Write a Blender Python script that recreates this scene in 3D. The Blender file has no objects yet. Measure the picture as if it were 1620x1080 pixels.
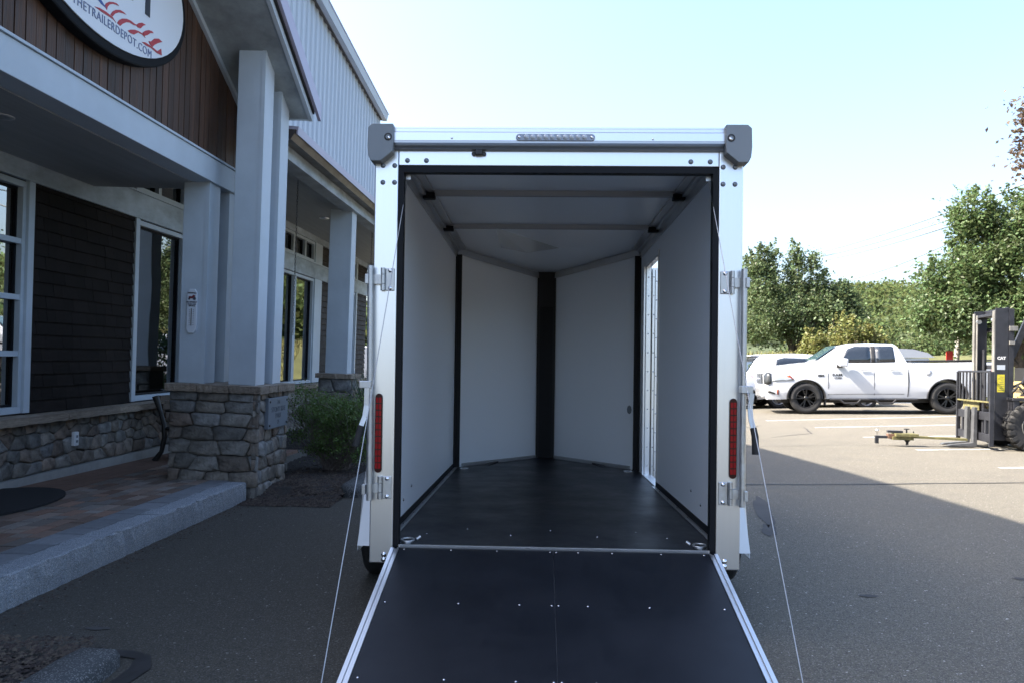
import bpy, bmesh, math, random
import numpy as np
from mathutils import Matrix, Vector, Quaternion
R = math.radians
rnd = random.Random(7)
nrs = np.random.RandomState(11)
sc = bpy.context.scene
col = sc.collection

# ------------------------------------------------------------------ camera
cam = bpy.data.cameras.new('camera'); camo = bpy.data.objects.new('camera', cam); col.objects.link(camo)
yaw, roll = R(1.846), R(0.75)
fw = Vector((-math.sin(yaw), math.cos(yaw), 0)); rt = Vector((math.cos(yaw), math.sin(yaw), 0)); up = Vector((0, 0, 1))
cr = rt*math.cos(roll) + up*math.sin(roll); cu = -rt*math.sin(roll) + up*math.cos(roll)
m = Matrix.Identity(4)
for i in range(3): m[i][0] = cr[i]; m[i][1] = cu[i]; m[i][2] = -fw[i]
m[2][3] = 1.09
camo.matrix_world = m
cam.sensor_width = 36; cam.lens = 1241/1620*36; cam.shift_y = 40.5/1620
cam.clip_start = 0.05; cam.clip_end = 3000
cam.dof.use_dof = True; cam.dof.focus_distance = 4.2; cam.dof.aperture_fstop = 8
sc.camera = camo

# ------------------------------------------------------------------ light
SUN = Vector((0.97, 0.06, -1.0)).normalized()
el = math.asin(-SUN.z); az = math.atan2(-SUN.x, -SUN.y)
w = bpy.data.worlds.new('World'); sc.world = w; w.use_nodes = True
wn = w.node_tree.nodes; wl = w.node_tree.links
sky = wn.new('ShaderNodeTexSky'); sky.sky_type = 'NISHITA'; sky.sun_disc = False
sky.sun_elevation = el; sky.sun_rotation = az % (2*math.pi); sky.air_density = 1.0; sky.dust_density = 4.0; sky.ozone_density = 2.3
wl.new(sky.outputs[0], wn['Background'].inputs[0]); wn['Background'].inputs[1].default_value = 0.115
sl = bpy.data.lights.new('sun', 'SUN'); slo = bpy.data.objects.new('sun', sl); col.objects.link(slo)
sl.energy = 4.0; sl.angle = R(0.53); sl.color = (1, 0.91, 0.77)
slo.rotation_mode = 'QUATERNION'; slo.rotation_quaternion = SUN.to_track_quat('-Z', 'Y'); slo.location = (-30, -6, 30)
sc.view_settings.view_transform = 'Standard'; sc.view_settings.look = 'None'
sc.view_settings.gamma = 1; sc.view_settings.use_curve_mapping = False
sc.view_settings.exposure = 2.25
sc.render.engine = 'CYCLES'
try:
    sc.cycles.use_denoising = True; sc.cycles.max_bounces = 7; sc.cycles.transparent_max_bounces = 12
    sc.cycles.caustics_reflective = False; sc.cycles.caustics_refractive = False
except Exception: pass

# ------------------------------------------------------------------ materials
def mat(name, color=(0.5, 0.5, 0.5), rough=0.6, metal=0.0, noise=0.0, nscale=8.0, bump=0.0, bscale=60.0, spec=0.5,
        objrand=0.0, hue=0.0, satr=(1.2, 0.4), isl=0.0, speck=None, stretch=(1, 1, 1), coat=0.0, detail=6.0, bdist=0.01, coords='Object'):
    M = bpy.data.materials.new(name); M.use_nodes = True
    n = M.node_tree.nodes; l = M.node_tree.links; b = n['Principled BSDF']
    b.inputs['Roughness'].default_value = rough; b.inputs['Metallic'].default_value = metal
    b.inputs['Specular IOR Level'].default_value = spec; b.inputs['Coat Weight'].default_value = coat
    b.inputs['Base Color'].default_value = (*color, 1)
    tc = n.new('ShaderNodeTexCoord'); mp = n.new('ShaderNodeMapping'); mp.inputs['Scale'].default_value = stretch
    l.new(tc.outputs[coords], mp.inputs[0])
    hs = n.new('ShaderNodeHueSaturation'); hs.inputs['Color'].default_value = (*color, 1)
    last = None
    def addv(sock):
        nonlocal last
        if last is None: last = sock; return
        a = n.new('ShaderNodeMath'); a.operation = 'MULTIPLY'; l.new(last, a.inputs[0]); l.new(sock, a.inputs[1]); last = a.outputs[0]
    def rng(sock, lo, hi, f0=0.0, f1=1.0):
        r = n.new('ShaderNodeMapRange'); r.inputs['From Min'].default_value = f0; r.inputs['From Max'].default_value = f1
        r.inputs['To Min'].default_value = lo; r.inputs['To Max'].default_value = hi; l.new(sock, r.inputs[0]); return r.outputs[0]
    if noise:
        for sc_, k in ((nscale, 1.0), (nscale*0.17, 0.7)):
            t = n.new('ShaderNodeTexNoise'); t.inputs['Scale'].default_value = sc_; t.inputs['Detail'].default_value = detail
            t.inputs['Roughness'].default_value = 0.65
            l.new(mp.outputs[0], t.inputs['Vector']); addv(rng(t.outputs['Fac'], 1-noise*k, 1+noise*k, 0.3, 0.7))
            if sc_ == nscale: l.new(rng(t.outputs['Fac'], max(0, rough-min(.12, noise)), min(1, rough+min(.12, noise)), 0.3, 0.7), b.inputs['Roughness'])
    oi = None
    if objrand or hue:
        oi = n.new('ShaderNodeObjectInfo')
        if objrand: addv(rng(oi.outputs['Random'], 1-objrand, 1+objrand))
        if hue:
            mm = n.new('ShaderNodeMath'); mm.operation = 'MULTIPLY'; mm.inputs[1].default_value = 7.31; l.new(oi.outputs['Random'], mm.inputs[0])
            fr = n.new('ShaderNodeMath'); fr.operation = 'FRACT'; l.new(mm.outputs[0], fr.inputs[0])
            l.new(rng(fr.outputs[0], 0.5-hue, 0.5+hue), hs.inputs['Hue']); l.new(rng(fr.outputs[0], satr[0], satr[1]), hs.inputs['Saturation'])
    if isl:
        g = n.new('ShaderNodeNewGeometry'); addv(rng(g.outputs['Random Per Island'], 1-isl, 1+isl))
        l.new(rng(g.outputs['Random Per Island'], 0.47, 0.53), hs.inputs['Hue'])
    if last is not None: l.new(last, hs.inputs['Value'])
    out = hs.outputs['Color']
    if speck:
        for (scale, thr, c) in speck:
            v = n.new('ShaderNodeTexVoronoi'); v.inputs['Scale'].default_value = scale; l.new(mp.outputs[0], v.inputs['Vector'])
            g2 = n.new('ShaderNodeSeparateColor'); l.new(v.outputs['Color'], g2.inputs[0])
            gt = n.new('ShaderNodeMath'); gt.operation = 'GREATER_THAN'; gt.inputs[1].default_value = thr; l.new(g2.outputs[0], gt.inputs[0])
            mx = n.new('ShaderNodeMix'); mx.data_type = 'RGBA'; l.new(gt.outputs[0], mx.inputs[0]); l.new(out, mx.inputs[6]); mx.inputs[7].default_value = (*c, 1); out = mx.outputs[2]
    l.new(out, b.inputs['Base Color'])
    if bump:
        t = n.new('ShaderNodeTexNoise'); t.inputs['Scale'].default_value = bscale; t.inputs['Detail'].default_value = 4
        l.new(mp.outputs[0], t.inputs['Vector']); bp = n.new('ShaderNodeBump'); bp.inputs['Strength'].default_value = bump; bp.inputs['Distance'].default_value = bdist
        l.new(t.outputs['Fac'], bp.inputs['Height']); l.new(bp.outputs[0], b.inputs['Normal'])
    return M

def leafmat(name, color, isl=0.35, spec=0.35):
    M = mat(name, color, 0.45, noise=0.25, nscale=0.8, isl=isl, spec=spec)
    n = M.node_tree.nodes; l = M.node_tree.links; b = n['Principled BSDF']; o = n['Material Output']
    tr = n.new('ShaderNodeBsdfTranslucent'); src = b.inputs['Base Color'].links[0].from_socket
    h = n.new('ShaderNodeHueSaturation'); h.inputs['Value'].default_value = 1.5; h.inputs['Hue'].default_value = 0.48; l.new(src, h.inputs['Color'])
    l.new(h.outputs[0], tr.inputs[0]); mx = n.new('ShaderNodeMixShader'); mx.inputs[0].default_value = 0.35
    l.new(b.outputs[0], mx.inputs[1]); l.new(tr.outputs[0], mx.inputs[2]); l.new(mx.outputs[0], o.inputs[0])
    return M

def glassmat(name, tint=(0.5, 0.58, 0.6), ior=1.75):
    M = bpy.data.materials.new(name); M.use_nodes = True; n = M.node_tree.nodes; l = M.node_tree.links
    n.remove(n['Principled BSDF']); o = n['Material Output']
    t = n.new('ShaderNodeBsdfTransparent'); t.inputs[0].default_value = (*tint, 1)
    g = n.new('ShaderNodeBsdfGlossy'); g.inputs['Roughness'].default_value = 0.0
    tc = n.new('ShaderNodeTexCoord'); nz = n.new('ShaderNodeTexNoise'); nz.inputs['Scale'].default_value = 1.3; l.new(tc.outputs['Object'], nz.inputs['Vector'])
    bp = n.new('ShaderNodeBump'); bp.inputs['Strength'].default_value = 0.12; bp.inputs['Distance'].default_value = 0.02; l.new(nz.outputs['Fac'], bp.inputs['Height'])
    l.new(bp.outputs[0], g.inputs['Normal'])
    f = n.new('ShaderNodeFresnel'); f.inputs[0].default_value = ior
    mx = n.new('ShaderNodeMixShader'); l.new(f.outputs[0], mx.inputs[0]); l.new(t.outputs[0], mx.inputs[1]); l.new(g.outputs[0], mx.inputs[2]); l.new(mx.outputs[0], o.inputs[0])
    return M

M_trim = mat('painted_trim', (0.45, 0.51, 0.57), 0.55, noise=0.09, nscale=2.2)
M_trimw = mat('weathered_trim', (0.35, 0.40, 0.44), 0.65, noise=0.32, nscale=5, stretch=(1, 0.7, 1.6))
M_soffit = mat('soffit_board', (0.32, 0.34, 0.35), 0.6, noise=0.15, nscale=6, stretch=(14, 0.7, 1))
M_soffit2 = mat('gable_soffit', (0.30, 0.34, 0.36), 0.7, noise=0.35, nscale=3.5)
M_shingle = mat('dark_shingle', (0.017, 0.0135, 0.0125), 0.85, noise=0.3, nscale=9, objrand=0.22, spec=0.15, bump=0.4, bscale=40, stretch=(1, 6, 0.8))
M_shingle2 = mat('dark_shingle_far', (0.026, 0.019, 0.017), 0.8, noise=0.3, nscale=9, isl=0.25)
M_wood = mat('stained_plank', (0.060, 0.029, 0.017), 0.6, noise=0.5, nscale=9, objrand=0.30, bump=0.3, bscale=30, stretch=(3, 6, 0.35))
M_stone = mat('field_stone', (0.165, 0.152, 0.134), 0.85, noise=0.5, nscale=10, objrand=0.38, hue=0.03, satr=(2.0, 0.1), bump=0.8, bscale=28, bdist=0.02)
M_stone2 = mat('field_stone_far', (0.19, 0.18, 0.165), 0.8, noise=0.3, nscale=9, isl=0.3, bump=0.6, bscale=28)
M_mortar = mat('mortar', (0.12, 0.112, 0.10), 0.9, noise=0.2, nscale=20)
M_cap = mat('stone_cap', (0.36, 0.29, 0.225), 0.8, noise=0.35, nscale=14, objrand=0.15, bump=1.0, bscale=35, bdist=0.015)
M_conc = mat('concrete', (0.30, 0.30, 0.29), 0.85, noise=0.15, nscale=8, bump=0.2, bscale=120)
M_siding = mat('metal_siding', (0.42, 0.48, 0.55), 0.45, noise=0.06, nscale=2, stretch=(1, 6, 0.4))
M_mauve = mat('roof_metal', (0.36, 0.34, 0.44), 0.4, metal=0.0, noise=0.06, nscale=3)
M_gutdark = mat('brown_gutter', (0.055, 0.046, 0.045), 0.4, noise=0.2, nscale=6)
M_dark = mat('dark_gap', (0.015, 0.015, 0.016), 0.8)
M_room = mat('room_wall', (0.10, 0.10, 0.095), 0.8, noise=0.1)
M_pane = glassmat('window_glass', ior=5.2)
M_gran = mat('granite', (0.235, 0.265, 0.30), 0.85, noise=0.10, nscale=9, bump=0.7, bscale=80, bdist=0.008, speck=[(330, 0.80, (0.13, 0.135, 0.145)), (420, 0.86, (0.5, 0.5, 0.5))])
M_paver = mat('brown_paver', (0.215, 0.148, 0.108), 0.85, noise=0.2, nscale=30, objrand=0.38, hue=0.015, bump=0.4, bscale=110)
M_paverb = mat('bluegrey_paver', (0.19, 0.20, 0.215), 0.8, noise=0.18, nscale=24, objrand=0.18, bump=0.35, bscale=110)
M_mulch = mat('mulch', (0.030, 0.024, 0.020), 0.95, noise=0.5, nscale=35, bump=1.0, bscale=60, bdist=0.03)
M_chip = mat('bark_chip', (0.055, 0.040, 0.032), 0.9, isl=0.6)
M_iron = mat('black_iron', (0.012, 0.012, 0.013), 0.45)
M_alu = mat('aluminium', (0.80, 0.81, 0.82), 0.36, metal=1.0, noise=0.035, nscale=30, stretch=(1, 1, 0.02))
M_alup = mat('mill_aluminium_post', (0.74, 0.76, 0.79), 0.32, metal=1.0, noise=0.012, nscale=30, stretch=(8, 8, 0.1))
M_galv = mat('galvanised_steel', (0.50, 0.51, 0.52), 0.42, metal=0.9, noise=0.12, nscale=40)
M_chrome = mat('bright_steel', (0.8, 0.8, 0.82), 0.15, metal=1.0)
M_white = mat('white_gloss_paint', (0.78, 0.79, 0.80), 0.25, coat=0.4)
M_liner = mat('white_liner_panel', (0.82, 0.86, 0.92), 0.38, spec=0.4)
M_ceil = mat('ceiling_liner', (0.78, 0.82, 0.88), 0.34, spec=0.5)
M_seal = mat('black_seal', (0.005, 0.006, 0.009), 0.55, spec=0.2)
M_post = mat('black_corner_trim', (0.010, 0.011, 0.015), 0.5, spec=0.25)
M_greyp = mat('grey_plastic', (0.20, 0.225, 0.25), 0.5, bump=0.15, bscale=500)
M_lens = mat('clear_lens', (0.45, 0.48, 0.52), 0.1, spec=0.8)
M_red = mat('red_lens', (0.30, 0.004, 0.010), 0.25, spec=0.25)
M_redd = mat('red_lens_divider', (0.03, 0.001, 0.002), 0.3, spec=0.3)
M_rubber = mat('rubber', (0.018, 0.018, 0.019), 0.75, noise=0.2, nscale=20)
M_txtd = mat('dark_print', (0.05, 0.05, 0.07), 0.6)
M_paint = mat('line_paint', (0.62, 0.62, 0.60), 0.8, noise=0.3, nscale=6)
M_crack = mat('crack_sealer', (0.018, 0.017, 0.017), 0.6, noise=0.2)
M_stain = mat('oil_stain', (0.055, 0.052, 0.050), 0.9, noise=0.3, nscale=9)

def floormat(name):
    M = mat(name, (0.007, 0.009, 0.014), 0.42, noise=0.10, nscale=3.5, spec=0.35)
    n = M.node_tree.nodes; l = M.node_tree.links; b = n['Principled BSDF']
    tc = n.new('ShaderNodeTexCoord'); prev = None
    for ang in (45, -45):
        mp = n.new('ShaderNodeMapping'); mp.inputs['Rotation'].default_value = (0, 0, R(ang)); l.new(tc.outputs['Object'], mp.inputs[0])
        wv = n.new('ShaderNodeTexWave'); wv.inputs['Scale'].default_value = 70; l.new(mp.outputs[0], wv.inputs['Vector'])
        if prev is None: prev = wv.outputs['Fac']
        else:
            mm = n.new('ShaderNodeMath'); mm.operation = 'MAXIMUM'; l.new(prev, mm.inputs[0]); l.new(wv.outputs['Fac'], mm.inputs[1]); prev = mm.outputs[0]
    bp = n.new('ShaderNodeBump'); bp.inputs['Strength'].default_value = 0.12; bp.inputs['Distance'].default_value = 0.001; l.new(prev, bp.inputs['Height']); l.new(bp.outputs[0], b.inputs['Normal'])
    return M
M_floor = floormat('black_mesh_plywood')

def asphaltmat():
    M = mat('asphalt', (0.122, 0.112, 0.090), 0.92, noise=0.13, nscale=1.3, bump=0.7, bscale=260, bdist=0.004, spec=0.3,
            speck=[(190, 0.78, (0.078, 0.072, 0.064)), (230, 0.88, (0.215, 0.20, 0.178)), (130, 0.997, (0.42, 0.40, 0.36))])
    n = M.node_tree.nodes; l = M.node_tree.links; b = n['Principled BSDF']
    src = b.inputs['Base Color'].links[0].from_socket
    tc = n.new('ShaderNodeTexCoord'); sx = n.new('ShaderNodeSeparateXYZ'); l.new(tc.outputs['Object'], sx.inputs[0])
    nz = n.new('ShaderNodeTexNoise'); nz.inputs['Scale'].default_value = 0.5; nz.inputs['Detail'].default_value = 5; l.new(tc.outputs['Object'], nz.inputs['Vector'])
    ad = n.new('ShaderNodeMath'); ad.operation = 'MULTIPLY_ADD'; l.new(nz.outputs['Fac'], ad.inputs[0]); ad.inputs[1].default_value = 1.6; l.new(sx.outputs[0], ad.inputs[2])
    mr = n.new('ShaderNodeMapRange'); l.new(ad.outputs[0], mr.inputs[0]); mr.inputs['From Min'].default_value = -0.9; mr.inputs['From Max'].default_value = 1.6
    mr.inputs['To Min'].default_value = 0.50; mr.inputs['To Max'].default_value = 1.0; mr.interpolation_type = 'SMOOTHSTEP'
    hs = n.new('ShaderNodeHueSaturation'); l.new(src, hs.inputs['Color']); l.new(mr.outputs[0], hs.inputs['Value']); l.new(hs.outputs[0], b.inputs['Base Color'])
    return M
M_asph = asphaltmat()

# ------------------------------------------------------------------ mesh helpers
class MB:
    def __init__(s): s.v = []; s.f = []; s.sm = []
    def add(s, vs, fs, smooth=False):
        o = len(s.v); s.v += [tuple(p) for p in vs]; s.f += [tuple(i+o for i in f) for f in fs]; s.sm += [smooth]*len(fs); return s
    def box(s, x0, x1, y0, y1, z0, z1, M=None):
        vs = [Vector((x, y, z)) for z in (z0, z1) for y in (y0, y1) for x in (x0, x1)]
        if M is not None: vs = [M @ p for p in vs]
        return s.add(vs, [(0, 2, 3, 1), (4, 5, 7, 6), (0, 1, 5, 4), (2, 6, 7, 3), (0, 4, 6, 2), (1, 3, 7, 5)])
    def bar(s, a, b, wd, ht, upv=(0, 0, 1)):
        a = Vector(a); b = Vector(b); d = (b-a).normalized(); u = Vector(upv); r = d.cross(u)
        if r.length < 1e-4: r = d.cross(Vector((1, 0, 0)))
        r.normalize(); u = r.cross(d).normalized(); vs = []
        for p in (a, b):
            for (i, j) in ((-1, -1), (1, -1), (1, 1), (-1, 1)): vs.append(p + r*i*wd/2 + u*j*ht/2)
        return s.add(vs, [(0, 1, 2, 3), (7, 6, 5, 4), (0, 4, 5, 1), (1, 5, 6, 2), (2, 6, 7, 3), (3, 7, 4, 0)])
    def tube(s, pts, r, n=8, cap=True):
        pts = [Vector(p) for p in pts]; rs = r if isinstance(r, (list, tuple)) else [r]*len(pts); vs = []; fs = []
        for i, p in enumerate(pts):
            d = (pts[min(i+1, len(pts)-1)] - pts[max(i-1, 0)]).normalized()
            a = d.orthogonal().normalized() if i == 0 else (pa - d*pa.dot(d)).normalized()
            pa = a; b = d.cross(a)
            for k in range(n):
                t = 2*math.pi*k/n; vs.append(p + (a*math.cos(t) + b*math.sin(t))*rs[i])
        for i in range(len(pts)-1):
            for k in range(n): fs.append((i*n+k, i*n+(k+1) % n, (i+1)*n+(k+1) % n, (i+1)*n+k))
        s.add(vs, fs, True)
        if cap:
            L = len(pts)-1; s.add(vs[:n], [tuple(range(n))[::-1]]); s.add(vs[L*n:], [tuple(range(n))])
        return s
    def prism(s, poly, axis, a, b):   # poly = list of 2D points, extruded along axis from a to b
        n = len(poly)
        def P(p, t): return {0: (t, p[0], p[1]), 1: (p[0], t, p[1]), 2: (p[0], p[1], t)}[axis]
        vs = [P(p, a) for p in poly] + [P(p, b) for p in poly]
        fs = [tuple(range(n))[::-1], tuple(range(n, 2*n))] + [(i, (i+1) % n, (i+1) % n+n, i+n) for i in range(n)]
        return s.add(vs, fs)
    def lathe(s, prof, c, axis=(1, 0, 0), n=24, smooth=True):   # prof: (radius, along)
        ax = Vector(axis).normalized(); a = ax.orthogonal().normalized(); b = ax.cross(a); c = Vector(c); vs = []; fs = []
        for (r, t) in prof:
            for k in range(n):
                th = 2*math.pi*k/n; vs.append(c + ax*t + (a*math.cos(th)+b*math.sin(th))*r)
        for i in range(len(prof)-1):
            for k in range(n): fs.append((i*n+k, i*n+(k+1) % n, (i+1)*n+(k+1) % n, (i+1)*n+k))
        return s.add(vs, fs, smooth)
    def cyl(s, c, r, h, axis=(0, 0, 1), n=12): return s.lathe([(0, 0), (r, 0), (r, h), (0, h)], c, axis, n, False)
    def mesh(s, name, material, off=(0, 0, 0)):
        me = bpy.data.meshes.new(name); o = Vector(off)
        me.from_pydata([(p[0]-o[0], p[1]-o[1], p[2]-o[2]) for p in s.v], [], s.f)
        me.polygons.foreach_set('use_smooth', s.sm)
        bm = bmesh.new(); bm.from_mesh(me); bmesh.ops.recalc_face_normals(bm, faces=bm.faces); bm.to_mesh(me); bm.free()
        if material: me.materials.append(material)
        return me
    def build(s, name, material, parent=None, off=None, bevel=0.0):
        if off is None: off = BASE.get(parent.name, (0, 0, 0)) if parent else (0, 0, 0)
        o = bpy.data.objects.new(name, s.mesh(name, material, off)); col.objects.link(o)
        if parent: o.parent = parent; BASE[o.name] = off
        if bevel:
            b = o.modifiers.new('bevel', 'BEVEL'); b.width = bevel; b.segments = 2; b.limit_method = 'ANGLE'; b.angle_limit = R(40)
        return o
BASE = {}
def tag(o, label=None, cat=None, group=None, kind=None):
    if label: o['label'] = label
    if cat: o['category'] = cat
    if group: o['group'] = group
    if kind: o['kind'] = kind
    return o
def thing(name, label, cat, base=(0, 0, 0), frame=None, group=None):
    o = bpy.data.objects.new(name, None); col.objects.link(o); o.empty_display_size = 0.1
    o.matrix_world = (frame or Matrix.Identity(4)) @ Matrix.Translation(base); BASE[o.name] = tuple(base)
    return tag(o, label, cat, group)
def inst(name, me, parent, loc, scale=(1, 1, 1), rot=None):
    o = bpy.data.objects.new(name, me); col.objects.link(o); o.parent = parent
    off = BASE.get(parent.name, (0, 0, 0)) if parent else (0, 0, 0)
    o.location = (loc[0]-off[0], loc[1]-off[1], loc[2]-off[2]); o.scale = scale
    if rot: o.rotation_euler = rot
    return o
def copy_tree(o, parent=None):
    c = o.copy(); col.objects.link(c); c.parent = parent
    for ch in list(o.children): copy_tree(ch, c)
    return c
def textmesh(name, body, size, M, material, parent, off, shear=0, extr=0.001, scale=(1, 1), bold=0.0, space=1.0):
    cu_ = bpy.data.curves.new('t', 'FONT'); cu_.body = body; cu_.size = size; cu_.align_x = 'CENTER'; cu_.align_y = 'CENTER'; cu_.extrude = extr
    cu_.shear = shear; cu_.offset = bold; cu_.resolution_u = 3; cu_.space_character = space
    to = bpy.data.objects.new('t', cu_); col.objects.link(to)
    dg = bpy.context.evaluated_depsgraph_get(); me = bpy.data.meshes.new_from_object(to.evaluated_get(dg)); bpy.data.objects.remove(to)
    me.transform(Matrix.Diagonal((scale[0], scale[1], 1, 1))); me.transform(M); me.transform(Matrix.Translation(-Vector(off)))
    me.materials.clear(); me.materials.append(material)
    o = bpy.data.objects.new(name, me); col.objects.link(o); o.parent = parent; return o
def ground_z(x, y):
    t = min(1, max(0, (y-6)/14)); t = t*t*(3-2*t); xx = min(30, max(-4, x))
    return t*(-0.095 + 0.021*(xx-7.45))
def noisy(p, s): return Vector((p[0]+rnd.uniform(-s, s), p[1]+rnd.uniform(-s, s), p[2]+rnd.uniform(-s, s)))
def block_mesh(name, material, rough=0.06, bev=0.12, bulge=0.1):
    """unit block (-.5...5), +X is its face; rounded and uneven"""
    bm = bmesh.new(); k = 5; V = {}
    ph = [rnd.uniform(0, 6.28) for _ in range(8)]
    cr_ = [[rnd.uniform(-rough, rough) for _ in range(2)] for _ in range(4)]
    def pt(a, b, dep):
        y, z = a/k-0.5, b/k-0.5
        e = 0.0 if (a in (0, k) or b in (0, k)) else 0.5; c_ = max(0, abs(y)+abs(z)-0.80)*0.35
        w4 = [(0.5-y)*(0.5-z), (0.5+y)*(0.5-z), (0.5-y)*(0.5+z), (0.5+y)*(0.5+z)]
        dy = sum(w_*q[0] for w_, q in zip(w4, cr_)); dz = sum(w_*q[1] for w_, q in zip(w4, cr_))
        wob = rough*0.35*math.sin(9*y+ph[0])*math.cos(7*z+ph[1])
        yy = y*(1-c_)+dy+0.03*math.sin(11*z+ph[2])*(1 if abs(y) > .45 else 0)*rough*8; zz = z*(1-c_)+dz+0.03*math.sin(10*y+ph[3])*(1 if abs(z) > .45 else 0)*rough*8
        x = 0.5-(0.0 if e > 0.15 else bev*2.2*(0.15-e)/0.15)+wob*2.2+rough*0.8*math.sin(5*y+3*z+ph[4]) if dep else -0.5
        return (x, yy, zz)
    g_ = [[bm.verts.new(pt(a, b, True)) for b in range(k+1)] for a in range(k+1)]
    for a in range(k):
        for b in range(k): bm.faces.new((g_[a][b], g_[a+1][b], g_[a+1][b+1], g_[a][b+1]))
    ring = [(a, 0) for a in range(k)]+[(k, b) for b in range(k)]+[(a, k) for a in range(k, 0, -1)]+[(0, b) for b in range(k, 0, -1)]
    bk = [bm.verts.new((-0.5, g_[a][b].co.y, g_[a][b].co.z)) for a, b in ring]
    for i in range(len(ring)):
        j = (i+1) % len(ring); bm.faces.new((g_[ring[i][0]][ring[i][1]], bk[i], bk[j], g_[ring[j][0]][ring[j][1]]))
    bmesh.ops.recalc_face_normals(bm, faces=bm.faces)
    me = bpy.data.meshes.new(name); bm.to_mesh(me); bm.free(); me.materials.append(material)
    for p in me.polygons: p.use_smooth = True
    return me
def fbox(name, material, bev):     # bevelled unit cube, all edges, z up face
    bm = bmesh.new(); bmesh.ops.create_cube(bm, size=1)
    bmesh.ops.bevel(bm, geom=[e for e in bm.edges if all(v.co.z > 0 for v in e.verts)], offset=bev, segments=1, affect='EDGES')
    me = bpy.data.meshes.new(name); bm.to_mesh(me); bm.free(); me.materials.append(material); return me

def leaves(name, centers, size, material, parent=None, off=(0, 0, 0), up_bias=0.3, aspect=0.6, kind=None):
    """numpy: one folded leaf (2 quads -> diamond) per centre"""
    c = np.asarray(centers, dtype=np.float64); n = len(c)
    nrm = nrs.normal(size=(n, 3)); nrm[:, 2] = np.abs(nrm[:, 2]) + up_bias; nrm /= np.linalg.norm(nrm, axis=1)[:, None]
    a = np.cross(nrm, nrs.normal(size=(n, 3))); a /= np.linalg.norm(a, axis=1)[:, None]; b = np.cross(nrm, a)
    s = size*nrs.uniform(0.6, 1.35, size=(n, 1))
    p0 = c - a*s*0.5; p2 = c + a*s*0.5; p1 = c + b*s*0.5*aspect + nrm*s*0.1; p3 = c - b*s*0.5*aspect + nrm*s*0.1
    v = np.stack([p0, p1, p2, p3], axis=1).reshape(-1, 3) - np.asarray(off)
    me = bpy.data.meshes.new(name); me.vertices.add(n*4); me.vertices.foreach_set('co', v.astype(np.float32).ravel())
    me.loops.add(n*6); me.polygons.add(n*2)
    q = np.arange(n)[:, None]*4; li = np.concatenate([q+0, q+1, q+2, q+0, q+2, q+3], axis=1).ravel()
    me.loops.foreach_set('vertex_index', li.astype(np.int32)); me.polygons.foreach_set('loop_start', (np.arange(n*2)*3).astype(np.int32))
    me.update(calc_edges=True); me.materials.append(material)
    o = bpy.data.objects.new(name, me); col.objects.link(o)
    if parent: o.parent = parent
    if kind: o['kind'] = kind
    return o
def clumps(blobs, per, nc, spread, flat=0.8):
    """points in clusters spread through ellipsoid blobs: (cx,cy,cz,rx,ry,rz,weight)"""
    out = []
    for (x, y, z, rx, ry, rz, wgt) in blobs:
        k = int(nc*wgt); d = nrs.normal(size=(k, 3)); d /= np.linalg.norm(d, axis=1)[:, None]
        rr = nrs.uniform(0.25, 1.0, size=(k, 1))**0.45; cc = np.array([x, y, z]) + d*rr*np.array([rx, ry, rz])
        sp = spread*nrs.uniform(0.5, 1.4, size=(k, 1, 1))
        p = cc[:, None, :] + nrs.normal(size=(k, per, 3))*sp*np.array([1, 1, flat]); out.append(p.reshape(-1, 3))
    return np.concatenate(out)
M_bark = mat('bark', (0.10, 0.08, 0.065), 0.9, noise=0.4, nscale=12)
def tree(name, label, cat, base, blobs, lm, size, nc=150, per=60, spread=0.35, group=None, trunk_r=0.14, wisps=0):
    t = thing(name, label, cat, base, group=group)
    pts = clumps(blobs, per, nc, spread)
    if wisps:
        ex = []
        for i in range(wisps):
            b = rnd.choice(blobs); th = rnd.uniform(0, 6.28); e = rnd.uniform(0.3, 1.4)
            st = np.array([b[0]+b[3]*math.cos(th)*math.cos(e)*0.9, b[1]+b[4]*math.sin(th)*math.cos(e)*0.9, b[2]+b[5]*math.sin(e)*0.9])
            dr = np.array([math.cos(th)*0.35, math.sin(th)*0.35, 1.0])*rnd.uniform(0.3, 0.9)*spread*2.6
            k = 26; ex.append(st + dr*nrs.uniform(0, 1, size=(k, 1)) + nrs.normal(size=(k, 3))*spread*0.18)
        pts = np.concatenate([pts]+ex)
    leaves('crown', pts, size, lm, t, base)
    tb = MB(); zc = max(b[2] for b in blobs); b0 = Vector(base)
    top = Vector((sum(b[0] for b in blobs)/len(blobs), sum(b[1] for b in blobs)/len(blobs), zc))
    tb.tube([b0 - Vector((0, 0, 0.3)), b0.lerp(top, 0.35), b0.lerp(top, 0.9)], [trunk_r, trunk_r*0.8, trunk_r*0.25], 8)
    tb.build('trunk', M_bark, t)
    lb = MB()
    for b in blobs:
        st = b0.lerp(top, rnd.uniform(0.15, 0.5)); e = Vector((b[0], b[1], b[2]+b[5]*0.5))
        lb.tube([st, st.lerp(e, 0.5)+Vector((rnd.uniform(-.1, .1), 0, 0.1)), e], [trunk_r*0.5, trunk_r*0.3, 0.02], 6)
        for k in range(4):
            q = st.lerp(e, rnd.uniform(0.4, 0.9)); d = Vector((rnd.uniform(-1, 1)*b[3], rnd.uniform(-1, 1)*b[4], rnd.uniform(0, 0.8)*b[5]))
            lb.tube([q, q+d*0.75], [trunk_r*0.2, 0.01], 5)
    lb.build('limb', M_bark, t)
    return t

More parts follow.
